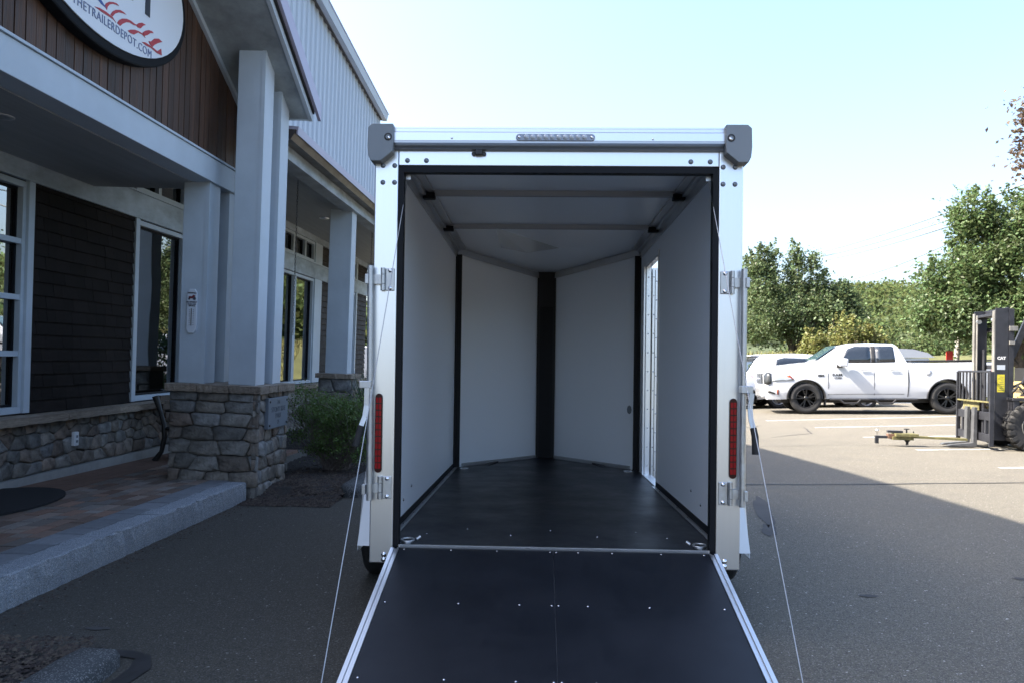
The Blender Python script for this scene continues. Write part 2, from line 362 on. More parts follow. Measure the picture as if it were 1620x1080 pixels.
# ------------------------------------------------------------------ ground
def grid(name, xs, ys, fz, material, kind='structure'):
    g = MB(); nx = len(xs); g.add([(x, y, fz(x, y)) for y in ys for x in xs], [(j*nx+i, j*nx+i+1, (j+1)*nx+i+1, (j+1)*nx+i) for j in range(len(ys)-1) for i in range(nx-1)], True)
    o = g.build(name, material); o['kind'] = kind; return o
M_grass = mat('grass_ground', (0.10, 0.105, 0.04), 0.95, noise=0.35, nscale=1.2)
xs = [-900, -300, -100, -50, -30] + list(range(-20, 45, 3)) + [60, 100, 200, 400, 900]
ys = [-900, -300, -100, -40, -15, -5, 0, 4] + [6+1.4*i for i in range(12)] + [26, 29.5, 33, 60, 120, 250, 500, 900]
grid('ground', xs, ys, lambda x, y: ground_z(x, y)-0.04, M_grass)
xa = [-50, -30, -12, -4, 0, 2] + list(range(4, 46, 2)); ya = [-40, -15, -5, 0, 4] + [6+1.0*i for i in range(15)] + [22, 25, 29.5]
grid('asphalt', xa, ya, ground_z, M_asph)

def strip(pts, wd, name, material, dz=0.004, jitter=0.0):
    g = MB(); pts2 = []
    for i in range(len(pts)-1):
        a, b = Vector((*pts[i], 0)), Vector((*pts[i+1], 0)); n = max(1, int((b-a).length/0.5))
        for k in range(n): pts2.append(a.lerp(b, k/n))
    pts2.append(Vector((*pts[-1], 0))); L = []
    for i, p in enumerate(pts2):
        d = (pts2[min(i+1, len(pts2)-1)]-pts2[max(i-1, 0)]).normalized(); s = Vector((-d.y, d.x, 0)); p = p + s*rnd.uniform(-jitter, jitter)
        ww = wd*(rnd.uniform(0.55, 1.3) if jitter else 1)
        for q in (p+s*ww/2, p-s*ww/2): L.append((q.x, q.y, ground_z(q.x, q.y)+dz))
    g.add(L, [(2*i, 2*i+1, 2*i+3, 2*i+2) for i in range(len(pts2)-1)])
    o = g.build(name, material); o['kind'] = 'structure'; return o
for (x0, y0, x1, y1) in ((5.60, 19.35, 12.5, 21.0), (5.95, 16.95, 12.0, 18.2), (5.86, 14.25, 11.4, 15.3), (5.6, 11.75, 10.6, 12.7), (5.46, 9.42, 10.5, 10.4)):
    strip([(x0, y0), (x1, y1)], 0.08, 'parking_line', M_paint)
strip([(0.9, 7.5), (2.0, 7.60), (3.0, 7.75), (3.5, 7.82), (5.0, 8.12), (8, 8.6), (14, 9.9)], 0.032, 'asphalt_crack', M_crack, jitter=0.02)
strip([(2.0, 11.9), (3.3, 12.1), (4.6, 12.5), (7.0, 12.9)], 0.015, 'asphalt_crack', M_crack, jitter=0.05)
strip([(1.9, 9.8), (3.2, 15.5), (5.0, 17.6)], 0.02, 'asphalt_crack', M_crack, jitter=0.04)
strip([(4.2, 14.2), (5.3, 15.2), (5.7, 17.0)], 0.02, 'asphalt_crack', M_crack, jitter=0.04)
strip([(-1.60, 2.90), (-1.52, 2.89), (-1.45, 2.84), (-1.41, 2.74), (-1.42, 2.5), (-1.43, 1.8), (-1.44, 1.0)], 0.06, 'asphalt_dark_strip', M_crack, jitter=0.015, dz=0.005)  # dark strip on the asphalt, wrapping the outer edge of the low kerb
def stain(cx, cy, rx, ry, rot=0, name='oil_stain', material=None):
    g = MB(); n = 18; pts = []
    for i in range(n):
        t = 2*math.pi*i/n; k = rnd.uniform(0.7, 1.1); x = rx*k*math.cos(t); y = ry*k*math.sin(t)
        X = cx+x*math.cos(rot)-y*math.sin(rot); Y = cy+x*math.sin(rot)+y*math.cos(rot); pts.append((X, Y, ground_z(X, Y)+0.003))
    g.add(pts, [tuple(range(n))]); o = g.build(name, material or M_stain); o['kind'] = 'structure'
stain(1.78, 6.2, 0.065, 0.72, R(-12)); stain(1.60, 5.42, 0.05, 0.25, R(-14)); stain(1.62, 3.87, 0.05, 0.025); stain(2.60, 4.25, 0.07, 0.035, R(-20)); stain(2.4, 3.9, 0.03, 0.015); stain(-1.79, 3.15, 0.06, 0.02)
# small pebbles and grit lying on the asphalt
def grit(name, n, region, smin, smax, material, zf=ground_z, dz=0.0, flat=0.5):
    P = []; F = []
    g = MB()
    for i in range(n):
        x, y = region(); s = rnd.uniform(smin, smax); z = zf(x, y)+dz; a = rnd.uniform(0, 3.14)
        c, sn = math.cos(a)*s, math.sin(a)*s; e = rnd.uniform(0.4, 1)
        vs = [(x+c, y+sn, z), (x-sn*e, y+c*e, z), (x-c, y-sn, z), (x+sn*e, y-c*e, z), (x+s*.2, y, z+s*flat)]
        g.add(vs, [(0, 1, 4), (1, 2, 4), (2, 3, 4), (3, 0, 4)])
    o = g.build(name, material); o['kind'] = 'stuff'; return o
M_grit = mat('grit', (0.30, 0.28, 0.26), 0.8, isl=0.6)
tag(grit('grit', 700, lambda: (rnd.uniform(-2.2, 3.6) , rnd.uniform(2.2, 8)), 0.001, 0.0035, M_grit), 'pale grit scattered over the asphalt', 'grit')
tag(grit('kerb_debris', 1100, lambda: (-2.30+abs(rnd.gauss(0, 0.07)), rnd.uniform(1.5, 6.2)), 0.003, 0.011, M_chip), 'dirt and leaf crumbs along the foot of the granite kerb', 'debris')

# ------------------------------------------------------------------ building frame
vB = Vector((0.0095, 1, 0.0129)).normalized(); wB = Vector((math.sin(R(1.45)), 0, math.cos(R(1.45)))); wB = (wB - vB*vB.dot(wB)).normalized(); uB = vB.cross(wB)
FB = Matrix(((uB.x, vB.x, wB.x, -2.33), (uB.y, vB.y, wB.y, 6.26), (uB.z, vB.z, wB.z, 0), (0, 0, 0, 1)))
bld = thing('shop_building', 'long shop building with grey columns, dark shingles, stone base and a wood-clad porch gable', 'building', (-1.6, 3, 0), FB)
W = -1.6
V0, V1 = -9.0, 10.80
# core wall behind cladding (dark)
wins = [(-2.35, -0.45), (1.17, 2.15), (3.5, 6.9), (9.36, 9.80)]
core = MB()
edges = [V0] + [q for wn_ in wins for q in wn_] + [V1]
for i in range(0, len(edges), 2): core.box(W-0.2, W-0.02, edges[i], edges[i+1], 0.0-0.6, 3.9)
for (a, b) in wins:
    core.box(W-0.2, W-0.02, a, b, -0.6, 0.66); core.box(W-0.2, W-0.02, a, b, 2.40, 2.70); core.box(W-0.2, W-0.02, a, b, 3.02, 3.9)
core.build('wall', M_room, bld)
room = MB(); room.box(W-8, W-0.21, V0+0.1, V1-0.1, -0.1, 0.12); room.box(W-8.1, W-8, V0+0.1, V1-0.1, 0.12, 3.4); room.box(W-8, W-0.21, V0+0.1, V1-0.1, 3.35, 3.45)
room.box(W-5, W-0.21, 2.6, 2.7, 0.12, 3.34); room.build('interior_room', M_room, bld)
end = MB(); end.box(W-9, W-0.2, V1-0.16, V1, -0.6, 3.9); end.build('end_wall', M_shingle2, bld)
# trims
def trim(name, a, m_=M_trim, bev=0.004): b = MB(); b.box(*a); return b.build(name, m_, bld, bevel=bev)
band = MB(); band.box(W, W+0.035, V0, V1+0.03, 2.41, 2.655); band.build('header_board', M_trimw, bld, bevel=0.004)
band = MB(); band.box(W+0.036, W+0.050, V0, V1+0.03, 2.655, 2.672); band.build('header_lip', M_trim, bld)
fr = MB(); fr.box(W, W+0.035, V0, V1+0.03, 3.02, 3.12); fr.build('frieze_board', M_trimw, bld)
for (a, b) in ((-0.45, -0.38), (1.10, 1.17), (2.15, 2.24), (3.40, 3.50), (6.9, 7.31), (9.30, 9.36), (9.80, 9.90), (-2.45, -2.35)):
    trim('casing', (W, W+0.034, a, b, 0.66, 2.41)); trim('casing', (W, W+0.030, a, b, 2.672, 3.02))
def window(v0, v1, lights, z0=0.66, z1=2.40, rails=()):
    fr_ = MB(); t = 0.035
    fr_.box(W-0.10, W+0.012, v0, v1, z0, z0+0.05); fr_.box(W-0.10, W+0.012, v0, v1, z1-0.045, z1)
    fr_.box(W-0.10, W+0.010, v0, v0+t, z0+0.05, z1-0.045); fr_.box(W-0.10, W+0.010, v1-t, v1, z0+0.05, z1-0.045)
    win = fr_.build('window', M_trim, bld, bevel=0.003)
    for (a, b) in lights: mm = MB(); mm.box(W-0.08, W+0.006, a, b, z0+0.05, z1-0.045); mm.build('mullion', M_trim, win)
    for z in rails:
        mm = MB(); mm.box(W-0.075, W+0.004, v0+t, v1-t, z-0.02, z+0.02); mm.build('muntin', M_trim, win)
    ed = [v0+t] + [q for l_ in lights for q in l_] + [v1-t]
    for i in range(0, len(ed), 2):
        g = MB(); g.box(W-0.062, W-0.056, ed[i], ed[i+1], z0+0.05, z1-0.045); g.build('pane', M_pane, win)
        k = MB(); y0, y1, a, b = ed[i], ed[i+1], z0+0.05, z1-0.045
        for q in ((y0, y0+0.016, a, b), (y1-0.016, y1, a, b), (y0+0.016, y1-0.016, a, a+0.016), (y0+0.016, y1-0.016, b-0.016, b)): k.box(W-0.054, W-0.035, *q)
        k.build('gasket', M_seal, win)
window(-2.35, -0.45, [(-1.45, -1.36)], rails=(1.95, 1.53, 1.11)); window(1.17, 2.15, []); window(3.5, 6.9, [(4.62, 4.74), (5.88, 6.0)]); window(9.36, 9.80, [])
window(-2.35, -0.45, [(-1.45, -1.40)], 2.672, 3.02); window(1.17, 2.15, [(1.56, 1.62)], 2.672, 3.02)
window(3.5, 6.9, [(4.1, 4.15), (4.65, 4.70), (5.22, 5.27), (5.80, 5.88), (6.38, 6.46)], 2.672, 3.02); window(9.36, 9.80, [], 2.672, 3.02)
# shingled panels
shm = MB(); shm.prism([(0, -.5), (0.9, -.5), (1, .46), (.1, .5)][:0] or [(-0.5, -0.5), (0.5, -0.5), (-0.1, 0.5), (-0.5, 0.5)], 1, -0.5, 0.5)
shm = shm.mesh('shingle', M_shingle)
panel = MB(); panel.box(W-0.02, W-0.004, -0.38, 1.10, 0.645, 2.41); panel = panel.build('shingle_wall', M_dark, bld)
z = 0.645
while z < 2.39:
    h = 0.1015; y = -0.38 - rnd.uniform(0, 0.1)
    while y < 1.10:
        wd = rnd.choice((0.11, 0.14, 0.18, 0.22)); a, b = max(y, -0.38), min(y+wd, 1.10)
        if b-a > 0.02: inst('shingle', shm, panel, (W+0.008+rnd.uniform(-.0015, .0015), (a+b)/2, z+h/2+0.006), (0.026, b-a-0.002, h+rnd.uniform(0.0, 0.006)))
        y += wd
    z += h
ss = MB()
for (a, b) in ((2.24, 3.40), (7.31, 9.30), (9.90, 10.83)):
    for (z0, z1) in ((0.645, 2.41), (2.672, 3.02)):
        z = z0
        while z < z1-0.02:
            y = a-rnd.uniform(0, .15)
            while y < b:
                wd = rnd.choice((0.12, 0.16, 0.2)); p, q = max(a, y), min(b, y+wd); zt = min(z+0.1, z1)
                if q-p > 0.02: ss.prism([(W-0.01, z), (W+0.022, z+rnd.uniform(0, .004)), (W+0.004, zt), (W-0.01, zt)], 1, p, q-0.005)
                y += wd
            z += 0.1015
for (z0, z1) in ((2.672, 3.02),):
    for (a, b) in ((-0.38, 1.10),):
        z = z0
        while z < z1-0.02:
            y = a
            while y < b: ss.prism([(W-0.01, z), (W+0.022, z), (W+0.004, z+.1), (W-0.01, z+.1)], 1, y, min(b, y+.15)-0.004); y += .15
            z += 0.1015
o = ss.build('shingle_cladding', M_shingle2, bld); o['kind'] = 'stuff'
# stone base under the windows
blocks = [block_mesh('stone', M_stone, 0.085, 0.10) for _ in range(14)]
def cell(seeds, k, rect, asp):
    """convex Voronoi cell of seed k inside rect, distances stretched by asp vertically"""
    poly = [(rect[0], rect[2]), (rect[1], rect[2]), (rect[1], rect[3]), (rect[0], rect[3])]; px, pz = seeds[k]
    for m_, (qx, qz) in enumerate(seeds):
        if m_ == k or abs(qx-px) > 0.8 or abs(qz-pz) > 0.5: continue
        nx, nz = (qx-px), (qz-pz)*asp*asp; c = nx*(px+qx)/2+nz*(pz+qz)/2; out = []
        for a in range(len(poly)):
            A, B_ = poly[a], poly[(a+1) % len(poly)]; da = nx*A[0]+nz*A[1]-c; db = nx*B_[0]+nz*B_[1]-c
            if da <= 0: out.append(A)
            if (da < 0) != (db < 0): t = da/(da-db); out.append((A[0]+(B_[0]-A[0])*t, A[1]+(B_[1]-A[1])*t))
        poly = out
        if len(poly) < 3: return None
    return poly
def stone_face(parent, a0, a1, z0, z1, place, hmin, hmax, wmin, wmax, depth=0.04, jit=0.3, asp=1.5):
    """irregular veneer: each stone its own object; place(a, z, out) -> 3D point"""
    seeds = []; z = z0
    while z < z1-0.01:
        h = rnd.uniform(hmin, hmax); h = min(h, z1-z) if z1-z-h > hmin*0.5 else z1-z
        a = a0-rnd.uniform(0, wmin)
        while a < a1:
            wd = rnd.uniform(wmin, wmax); seeds.append((a+wd/2+rnd.uniform(-jit, jit)*wd*0.5, z+h/2+rnd.uniform(-jit, jit)*h)); a += wd
        z += h
    off_ = BASE.get(parent.name, (0, 0, 0))
    for k in range(len(seeds)):
        p = cell(seeds, k, (a0, a1, z0, z1), asp)
        if not p: continue
        cx = sum(q[0] for q in p)/len(p); cz = sum(q[1] for q in p)/len(p); wx = max(q[0] for q in p)-min(q[0] for q in p); wz = max(q[1] for q in p)-min(q[1] for q in p)
        if wx < 0.025 or wz < 0.02: continue
        q2 = []                                   # cut corners + wobble
        for i_ in range(len(p)):
            A, B_ = p[i_], p[(i_+1) % len(p)]; L_ = math.hypot(B_[0]-A[0], B_[1]-A[1])
            if L_ < 0.008: continue
            for t in ((0.07, 0.5, 0.93) if L_ > 0.05 else (0.25, 0.75)): q2.append((A[0]+(B_[0]-A[0])*t+rnd.uniform(-.0035, .0035), A[1]+(B_[1]-A[1])*t+rnd.uniform(-.0035, .0035)))
        if len(q2) < 5: continue
        def ins(q, d): dx, dz = cx-q[0], cz-q[1]; l_ = math.hypot(dx, dz); f_ = min(0.45, d/max(l_, 1e-4)); return (q[0]+dx*f_, q[1]+dz*f_)
        dd = depth*rnd.uniform(0.6, 1.25); n_ = len(q2); tx, tzz = rnd.uniform(-.10, .10), rnd.uniform(-.12, .12)
        hz = lambda q: dd + (q[0]-cx)*tx + (q[1]-cz)*tzz
        ring = [[(ins(q, 0.0025), 0.0) for q in q2], [(ins(q, 0.0035), hz(q)-0.010) for q in q2], [(ins(q, 0.010), hz(q)-0.001+rnd.uniform(-.002, .002)) for q in q2], [(ins(q, 0.4*min(wx, wz)), hz((cx, cz))+rnd.uniform(-.003, .005)) for q in q2]]
        vs = [place(q[0], q[1], o_) for rg in ring for (q, o_) in rg]+[place(cx, cz, dd+0.003)]
        fs = [(r_*n_+i_, r_*n_+(i_+1) % n_, (r_+1)*n_+(i_+1) % n_, (r_+1)*n_+i_) for r_ in range(3) for i_ in range(n_)]+[(3*n_+i_, 3*n_+(i_+1) % n_, 4*n_) for i_ in range(n_)]
        o0 = place(cx, cz, 0); g = MB(); g.add(vs, fs, True); o = bpy.data.objects.new('stone', g.mesh('stone', M_stone, o0)); col.objects.link(o); o.parent = parent; o.location = (o0[0]-off_[0], o0[1]-off_[1], o0[2]-off_[2])
sb = MB(); sb.box(W-0.02, W+0.03, -3.6, 2.6, -0.3, 0.585); sb = sb.build('stone_base', M_mortar, bld)
stone_face(sb, -1.6, 2.45, 0.182, 0.585, lambda a, z, o_: (W+0.031+o_, a, z), 0.07, 0.12, 0.09, 0.20, 0.032, 0.30, 1.7)
ft = MB(); ft.box(W+0.031, W+0.075, -3.6, 2.6, -0.3, 0.178); ft.build('footing', M_conc, bld)
sf = MB(); z = 0.0
sf.box(W-0.02, W+0.03, 2.6, 10.86, -0.6, 0.585)
while z < 0.55:
    h = rnd.uniform(0.08, 0.12); h = min(h, 0.585-z); y = 2.6
    while y < 10.8:
        wd = rnd.uniform(0.12, 0.3); d = rnd.uniform(0.02, 0.045); y2 = min(y+wd, 10.85)
        sf.box(W+0.031, W+0.031+d, y+0.006, y2-0.006, z+0.006, z+h-0.006); y = y2
    z += h
o = sf.build('stone_base_far', M_stone2, bld); o['kind'] = 'stuff'
def cap_mesh():
    bm = bmesh.new(); bmesh.ops.create_cube(bm, size=1); bmesh.ops.subdivide_edges(bm, edges=[e for e in bm.edges if abs(e.verts[0].co.y-e.verts[1].co.y) > 0.5], cuts=14)
    for v in bm.verts:
        if v.co.x > 0: v.co.x += rnd.uniform(-.035, .02)
        if v.co.x > 0 and v.co.z > 0: v.co.z -= rnd.uniform(0, .10)
        if v.co.x > 0 and v.co.z < 0: v.co.z += rnd.uniform(-.03, .10)
    me = bpy.data.meshes.new('cap_stone'); bm.to_mesh(me); bm.free(); me.materials.append(M_cap); return me
capm = [cap_mesh() for _ in range(4)]
y = -3.3; sill = MB(); sill.box(W-0.02, W+0.02, -3.3, V1, 0.587, 0.63); sill = sill.build('ledge', M_cap, bld)
while y < 10.7:
    L = rnd.uniform(0.7, 0.95); inst('cap_stone', rnd.choice(capm), sill, (W+0.075, y+L/2, 0.615), (0.15, L-0.008, 0.062)); y += L

# porch ceilings
c1 = MB(); c1.box(W, -0.585, -5.2, 0.36, 2.55, 2.60); c1.build('porch_soffit', M_soffit, bld)
c1 = MB(); c1.box(W, -0.585, 0.36, 0.80, 3.12, 3.16); c1.box(W, -0.30, 0.80, V1+0.2, 3.12, 3.16); c1.build('porch_soffit', M_soffit, bld)
c1 = MB(); c1.box(W, -0.585, 0.362, 0.385, 2.55, 3.12); c1.build('soffit_return', M_soffit, bld)
for v in np.arange(0.6, 10.6, 0.16): pass
bm_ = MB(); bm_.box(-0.58, -0.40, -4.05, 0.545, 2.555, 2.745); bm_.build('porch_beam', M_trim, bld, bevel=0.004)
bm_ = MB(); bm_.box(-0.585, -0.385, -4.06, 0.547, 2.747, 2.762); bm_.build('beam_flashing', M_trim, bld)
# gable
UG = -0.43; vc = -1.62; slope = 0.497; zt = 3.29 + slope*(0.79-vc)      # underside apex at u=.15
gw = MB(); gw.prism([(-4.0, 2.70), (0.76, 2.70), (0.76, 3.35), (vc, zt+0.03), (-4.0, 3.35)], 0, UG-0.12, UG-0.02); gw = gw.build('gable_wall', M_dark, bld)
pm = MB(); pm.box(-.5, .5, -.5, .5, 0, 1)
y = -4.0
while y < 0.74:
    wd = 0.086; zz = zt - slope*abs(y+wd/2-vc) + 0.02
    b = MB(); e = 0.004; yy0, yy1 = y+e, y+wd-e
    z0a, z1a = zt-slope*abs(yy0-vc)+0.03, zt-slope*abs(yy1-vc)+0.03
    b.prism([(yy0, 2.764), (yy1, 2.764), (yy1, z1a), (yy0, z0a)], 0, UG-0.02, UG+rnd.uniform(-.002, .003))
    b.build('plank', M_wood, gw); y += wd
for s in (1, -1):
    f = lambda v: vc + s*(v-vc)
    v1 = 0.79
    q = MB(); q.add([(UG, f(vc), zt), (0.15, f(vc), zt), (0.15, f(v1), 3.29), (UG, f(v1), 3.29), (UG, f(vc), zt+.03), (0.15, f(vc), zt+.03), (0.15, f(v1), 3.32), (UG, f(v1), 3.32)],
                    [(0, 1, 2, 3), (7, 6, 5, 4), (0, 4, 5, 1), (1, 5, 6, 2), (2, 6, 7, 3), (3, 7, 4, 0)])
    q.build('gable_soffit', M_soffit2, bld)
    a = MB()
    def slab(u0, u1, va, vb, dz0, dz1, name, m_):
        g = MB(); P = []
        for dz in (dz0, dz1):
            for (u_, v_) in ((u0, va), (u1, va), (u1, vb), (u0, vb)): P.append((u_, f(v_), 3.29+slope*(v1-v_)+dz))
        g.add(P, [(0, 1, 2, 3), (7, 6, 5, 4), (0, 4, 5, 1), (1, 5, 6, 2), (2, 6, 7, 3), (3, 7, 4, 0)]); g.build(name, m_, bld)
    slab(0.152, 0.185, vc, v1+0.01, -0.012, 0.15, 'rake_board', M_trim)
    slab(UG, UG+0.03, vc, v1, -0.05, -0.003, 'soffit_trim', M_trim)
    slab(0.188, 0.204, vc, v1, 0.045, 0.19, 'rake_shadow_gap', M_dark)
    slab(-1.9, 0.235, vc, v1+0.10, 0.192, 0.212, 'gable_roof', M_mauve)
    slab(0.207, 0.235, vc, v1+0.10, 0.062, 0.191, 'roof_edge', M_mauve)
    e = MB(); e.box(-0.215, 0.151, min(f(v1), f(v1+0.012)), max(f(v1), f(v1+0.012)), 3.278, 3.44); e.build('eave_fascia', M_trim, bld)
# piers with columns
def pier(u0, u1, v0, v1, zb, zt_, name='pier', faces=('s', 'e', 'n'), small=False):
    g = MB(); g.box(u0+0.022, u1-0.022, v0+0.022, v1-0.022, zb, zt_); p = g.build(name, M_mortar, bld)
    hm, hx, wm, wx = (0.10, 0.14, 0.14, 0.28) if not small else (0.12, 0.16, 0.18, 0.3)
    z0 = max(zb, 0.0)-0.02
    stone_face(p, u0, u1+0.028, z0, zt_, lambda a, z, o_: (a, v0+0.022-o_, z), hm, hx, wm, wx, 0.034, 0.10, 2.6)
    stone_face(p, v0-0.010, v1, z0, zt_, lambda a, z, o_: (u1-0.022+o_, a, z), 0.09, 0.14, 0.10, 0.22, 0.032, 0.22, 1.8)
    n = 3 if not small else 2; vs_ = np.linspace(u0-0.03, u1+0.05, n+1)
    cb = MB(); cb.box(u0+0.02, u1-0.02, v0+0.02, v1-0.02, zt_, zt_+0.055); cp = cb.build('pier_cap', M_cap, bld)
    for i in range(n): inst('cap_stone', rnd.choice(capm), cp, ((vs_[i]+vs_[i+1])/2, v0+0.06, zt_+0.032), (0.2, vs_[i+1]-vs_[i]-0.008, 0.062), (0, 0, -math.pi/2))
    ws = np.linspace(v0+0.165, v1+0.05, n+1)
    for i in range(n): inst('cap_stone', rnd.choice(capm), cp, (u1-0.06, (ws[i]+ws[i+1])/2, zt_+0.032), (0.22, ws[i+1]-ws[i]-0.008, 0.062))
    inst('cap_stone', capm[0], cp, ((u0+u1)/2-0.1, (v0+v1)/2+0.08, zt_+0.03), (u1-u0-0.16, v1-v0-0.2, 0.062))
    return p
def column(u0, u1, v0, v1, z0, z1):
    c = MB(); c.box(u0, u1, v0, v1, z0, z1); cc = c.build('column', M_trim, bld, bevel=0.006)
    for (a, b) in ((u1-0.028, u1+0.0035),):
        t = MB(); t.box(a, b, v0-0.0035, v0+0.028, z0, z1-0.001); t.build('corner_bead', M_trim, cc)
ZC = 0.912
for base_v in (0.0, 2*vc-0.78):
    pier(-0.66, 0.05, base_v, base_v+0.78, -0.5, 0.85)
    for (vv, flag) in ((0.10, 0), (0.50, 1)):
        mid = base_v+0.39
        column(-0.645, -0.43, base_v+vv, base_v+vv+0.215, ZC, 2.556 if base_v == 0.0 or True else 2.55)
    # tall pair reaching the gable soffit
    for (vv) in (0.10, 0.50):
        v_ = base_v+vv; far = max(abs(v_-vc), abs(v_+0.215-vc)); near = min(abs(v_-vc), abs(v_+0.215-vc))
        column(-0.225, 0.0, v_, v_+0.215, ZC, zt-slope*near+0.02)
pier(-0.55, -0.15, 3.76, 4.2, -0.6, 0.86, small=True)
column(-0.485, -0.27+0.07, 3.85, 4.10, 0.922, 3.04)
pier(-0.55, -0.15, 8.3, 8.74, -0.6, 0.86, small=True); column(-0.485, -0.2, 8.39, 8.64, 0.922, 3.04)
# long porch beam, gutter and lean-to roof
q = MB(); q.box(-0.33, -0.15, 0.79, V1+0.3, 3.02, 3.27); q.build('eave_beam', M_trimw, bld, bevel=0.004)
q = MB(); q.prism([(-0.147, 3.14), (-0.02, 3.12), (0.03, 3.20), (0.03, 3.212), (-0.147, 3.212)], 1, 0.83, V1+0.45); q.build('gutter', M_gutdark, bld)
q = MB(); q.prism([(-0.147, 3.214), (0.032, 3.206), (0.032, 3.165), (0.045, 3.162), (0.05, 3.235), (-0.147, 3.245)], 1, 0.83, V1+0.46); q.build('gutter_lip', M_mauve, bld)
q = MB(); q.add([(-0.147, 0.9, 3.262), (-0.147, V1+.45, 3.262), (-1.42, V1+.45, 3.75), (-1.42, 0.9, 3.75), (-0.147, 0.9, 3.272), (-0.147, V1+.45, 3.272), (-1.42, V1+.45, 3.77), (-1.42, 0.9, 3.77)],
                [(0, 1, 2, 3), (7, 6, 5, 4), (0, 4, 5, 1), (1, 5, 6, 2), (2, 6, 7, 3), (3, 7, 4, 0)]); q.build('lean_to_roof', M_mauve, bld)
q = MB(); q.box(-1.6, -0.33, V1+0.1, V1+0.24, 2.9, 3.3); q.build('porch_end_beam', M_trimw, bld)
# upper metal-clad storey, eave sloping
ez = lambda v: 6.636-0.068*(v-5.886)
q = MB(); q.add([(-1.41, -9, 3.2), (-1.41, 10.57, 3.2), (-1.41, 10.57, ez(10.57)), (-1.41, -9, ez(-9)), (-12, -9, 3.2), (-12, 10.57, 3.2), (-12, 10.57, ez(10.57)), (-12, -9, ez(-9))],
                [(0, 1, 2, 3), (7, 6, 5, 4), (0, 4, 5, 1), (1, 5, 6, 2), (2, 6, 7, 3), (3, 7, 4, 0)]); up_ = q.build('upper_storey', M_siding, bld)
rm = MB(); rm.prism([(0, -.5), (.024, -.28), (.024, .28), (0, .5)], 2, 0, 1); rm = rm.mesh('siding_rib', M_siding)
v = -2.0
while v < 10.5:
    if v > -0.6: inst('siding_rib', rm, up_, (-1.409, v, 3.75), (1, 0.10, ez(v)-3.75))
    v += 0.235
q = MB(); q.box(-1.43, -1.375, 10.50, 10.62, 3.6, ez(10.5)-0.01); q.build('corner_trim', M_siding, bld)
def along(poly, va, vb, name, m_):   # poly in (u, dz) following the sloping eave
    g = MB(); n = len(poly); P = [(p[0], va, ez(va)+p[1]) for p in poly]+[(p[0], vb, ez(vb)+p[1]) for p in poly]
    g.add(P, [tuple(range(n))[::-1], tuple(range(n, 2*n))]+[(i, (i+1) % n, (i+1) % n+n, i+n) for i in range(n)]); return g.build(name, m_, bld)
along([(-1.41, -0.10), (-1.34, -0.12), (-1.34, 0.0), (-1.41, 0.0)], -9.1, 10.66, 'upper_gutter_back', M_gutdark)
along([(-1.338, -0.11), (-1.25, -0.11), (-1.225, 0.03), (-1.338, 0.03)], -9.1, 10.70, 'upper_gutter', M_trim)
along([(-12.1, 0.05), (-1.215, 0.032), (-1.215, 0.05), (-12.1, 0.09)], -9.1, 10.72, 'upper_roof', M_mauve)

# things fixed to / standing at the building
sg = thing('shop_sign', 'white oval shop sign with black rim on the wood-clad gable', 'sign', (UG, vc, 2.97), FB)
def oval(a, b, u0, u1, n=56):
    g = MB(); g.prism([(vc+a*math.cos(2*math.pi*i/n), 3.55+b*math.sin(2*math.pi*i/n)) for i in range(n)], 0, u0, u1); return g
oval(1.04, 0.58, UG+0.003, UG+0.085).build('rim', mat('rim_black', (0.006, 0.007, 0.009), 0.7, spec=0.15), sg, bevel=0.012)
M_signw = mat('sign_white', (0.66, 0.69, 0.73), 0.4)
M_sred = mat('sign_red', (0.42, 0.02, 0.03), 0.5); M_sblue = mat('sign_blue', (0.03, 0.08, 0.30), 0.5); M_sblk = mat('sign_black', (0.01, 0.012, 0.02), 0.5); M_stxt = mat('sign_text_blue', (0.13, 0.17, 0.30), 0.5); M_sgrn = mat('sign_shade', (0.33, 0.38, 0.36), 0.5)
oval(0.975, 0.52, UG+0.086, UG+0.094).build('face', M_signw, sg)
us = UG+0.096
TM = lambda v, z, ang=0: Matrix.Translation((us, v, z)) @ Matrix.Rotation(ang, 4, 'X') @ Matrix(((0, 0, 1, 0), (1, 0, 0, 0), (0, 1, 0, 0), (0, 0, 0, 1)))
off = BASE[sg.name]
textmesh('lettering', 'THETRAILERDEPOT.COM', 0.0725, TM(-1.515, 3.131, R(0.9)), M_stxt, sg, off, scale=(1.0, 1.0), space=1.10)
textmesh('lettering', 'DEPOT', 0.40, TM(-1.62, 3.505), M_sblk, sg, off, scale=(0.92, 1.0), bold=0.014)
textmesh('lettering', 'THE TRAILER', 0.17, TM(-1.62, 3.86), M_sblk, sg, off, bold=0.006)
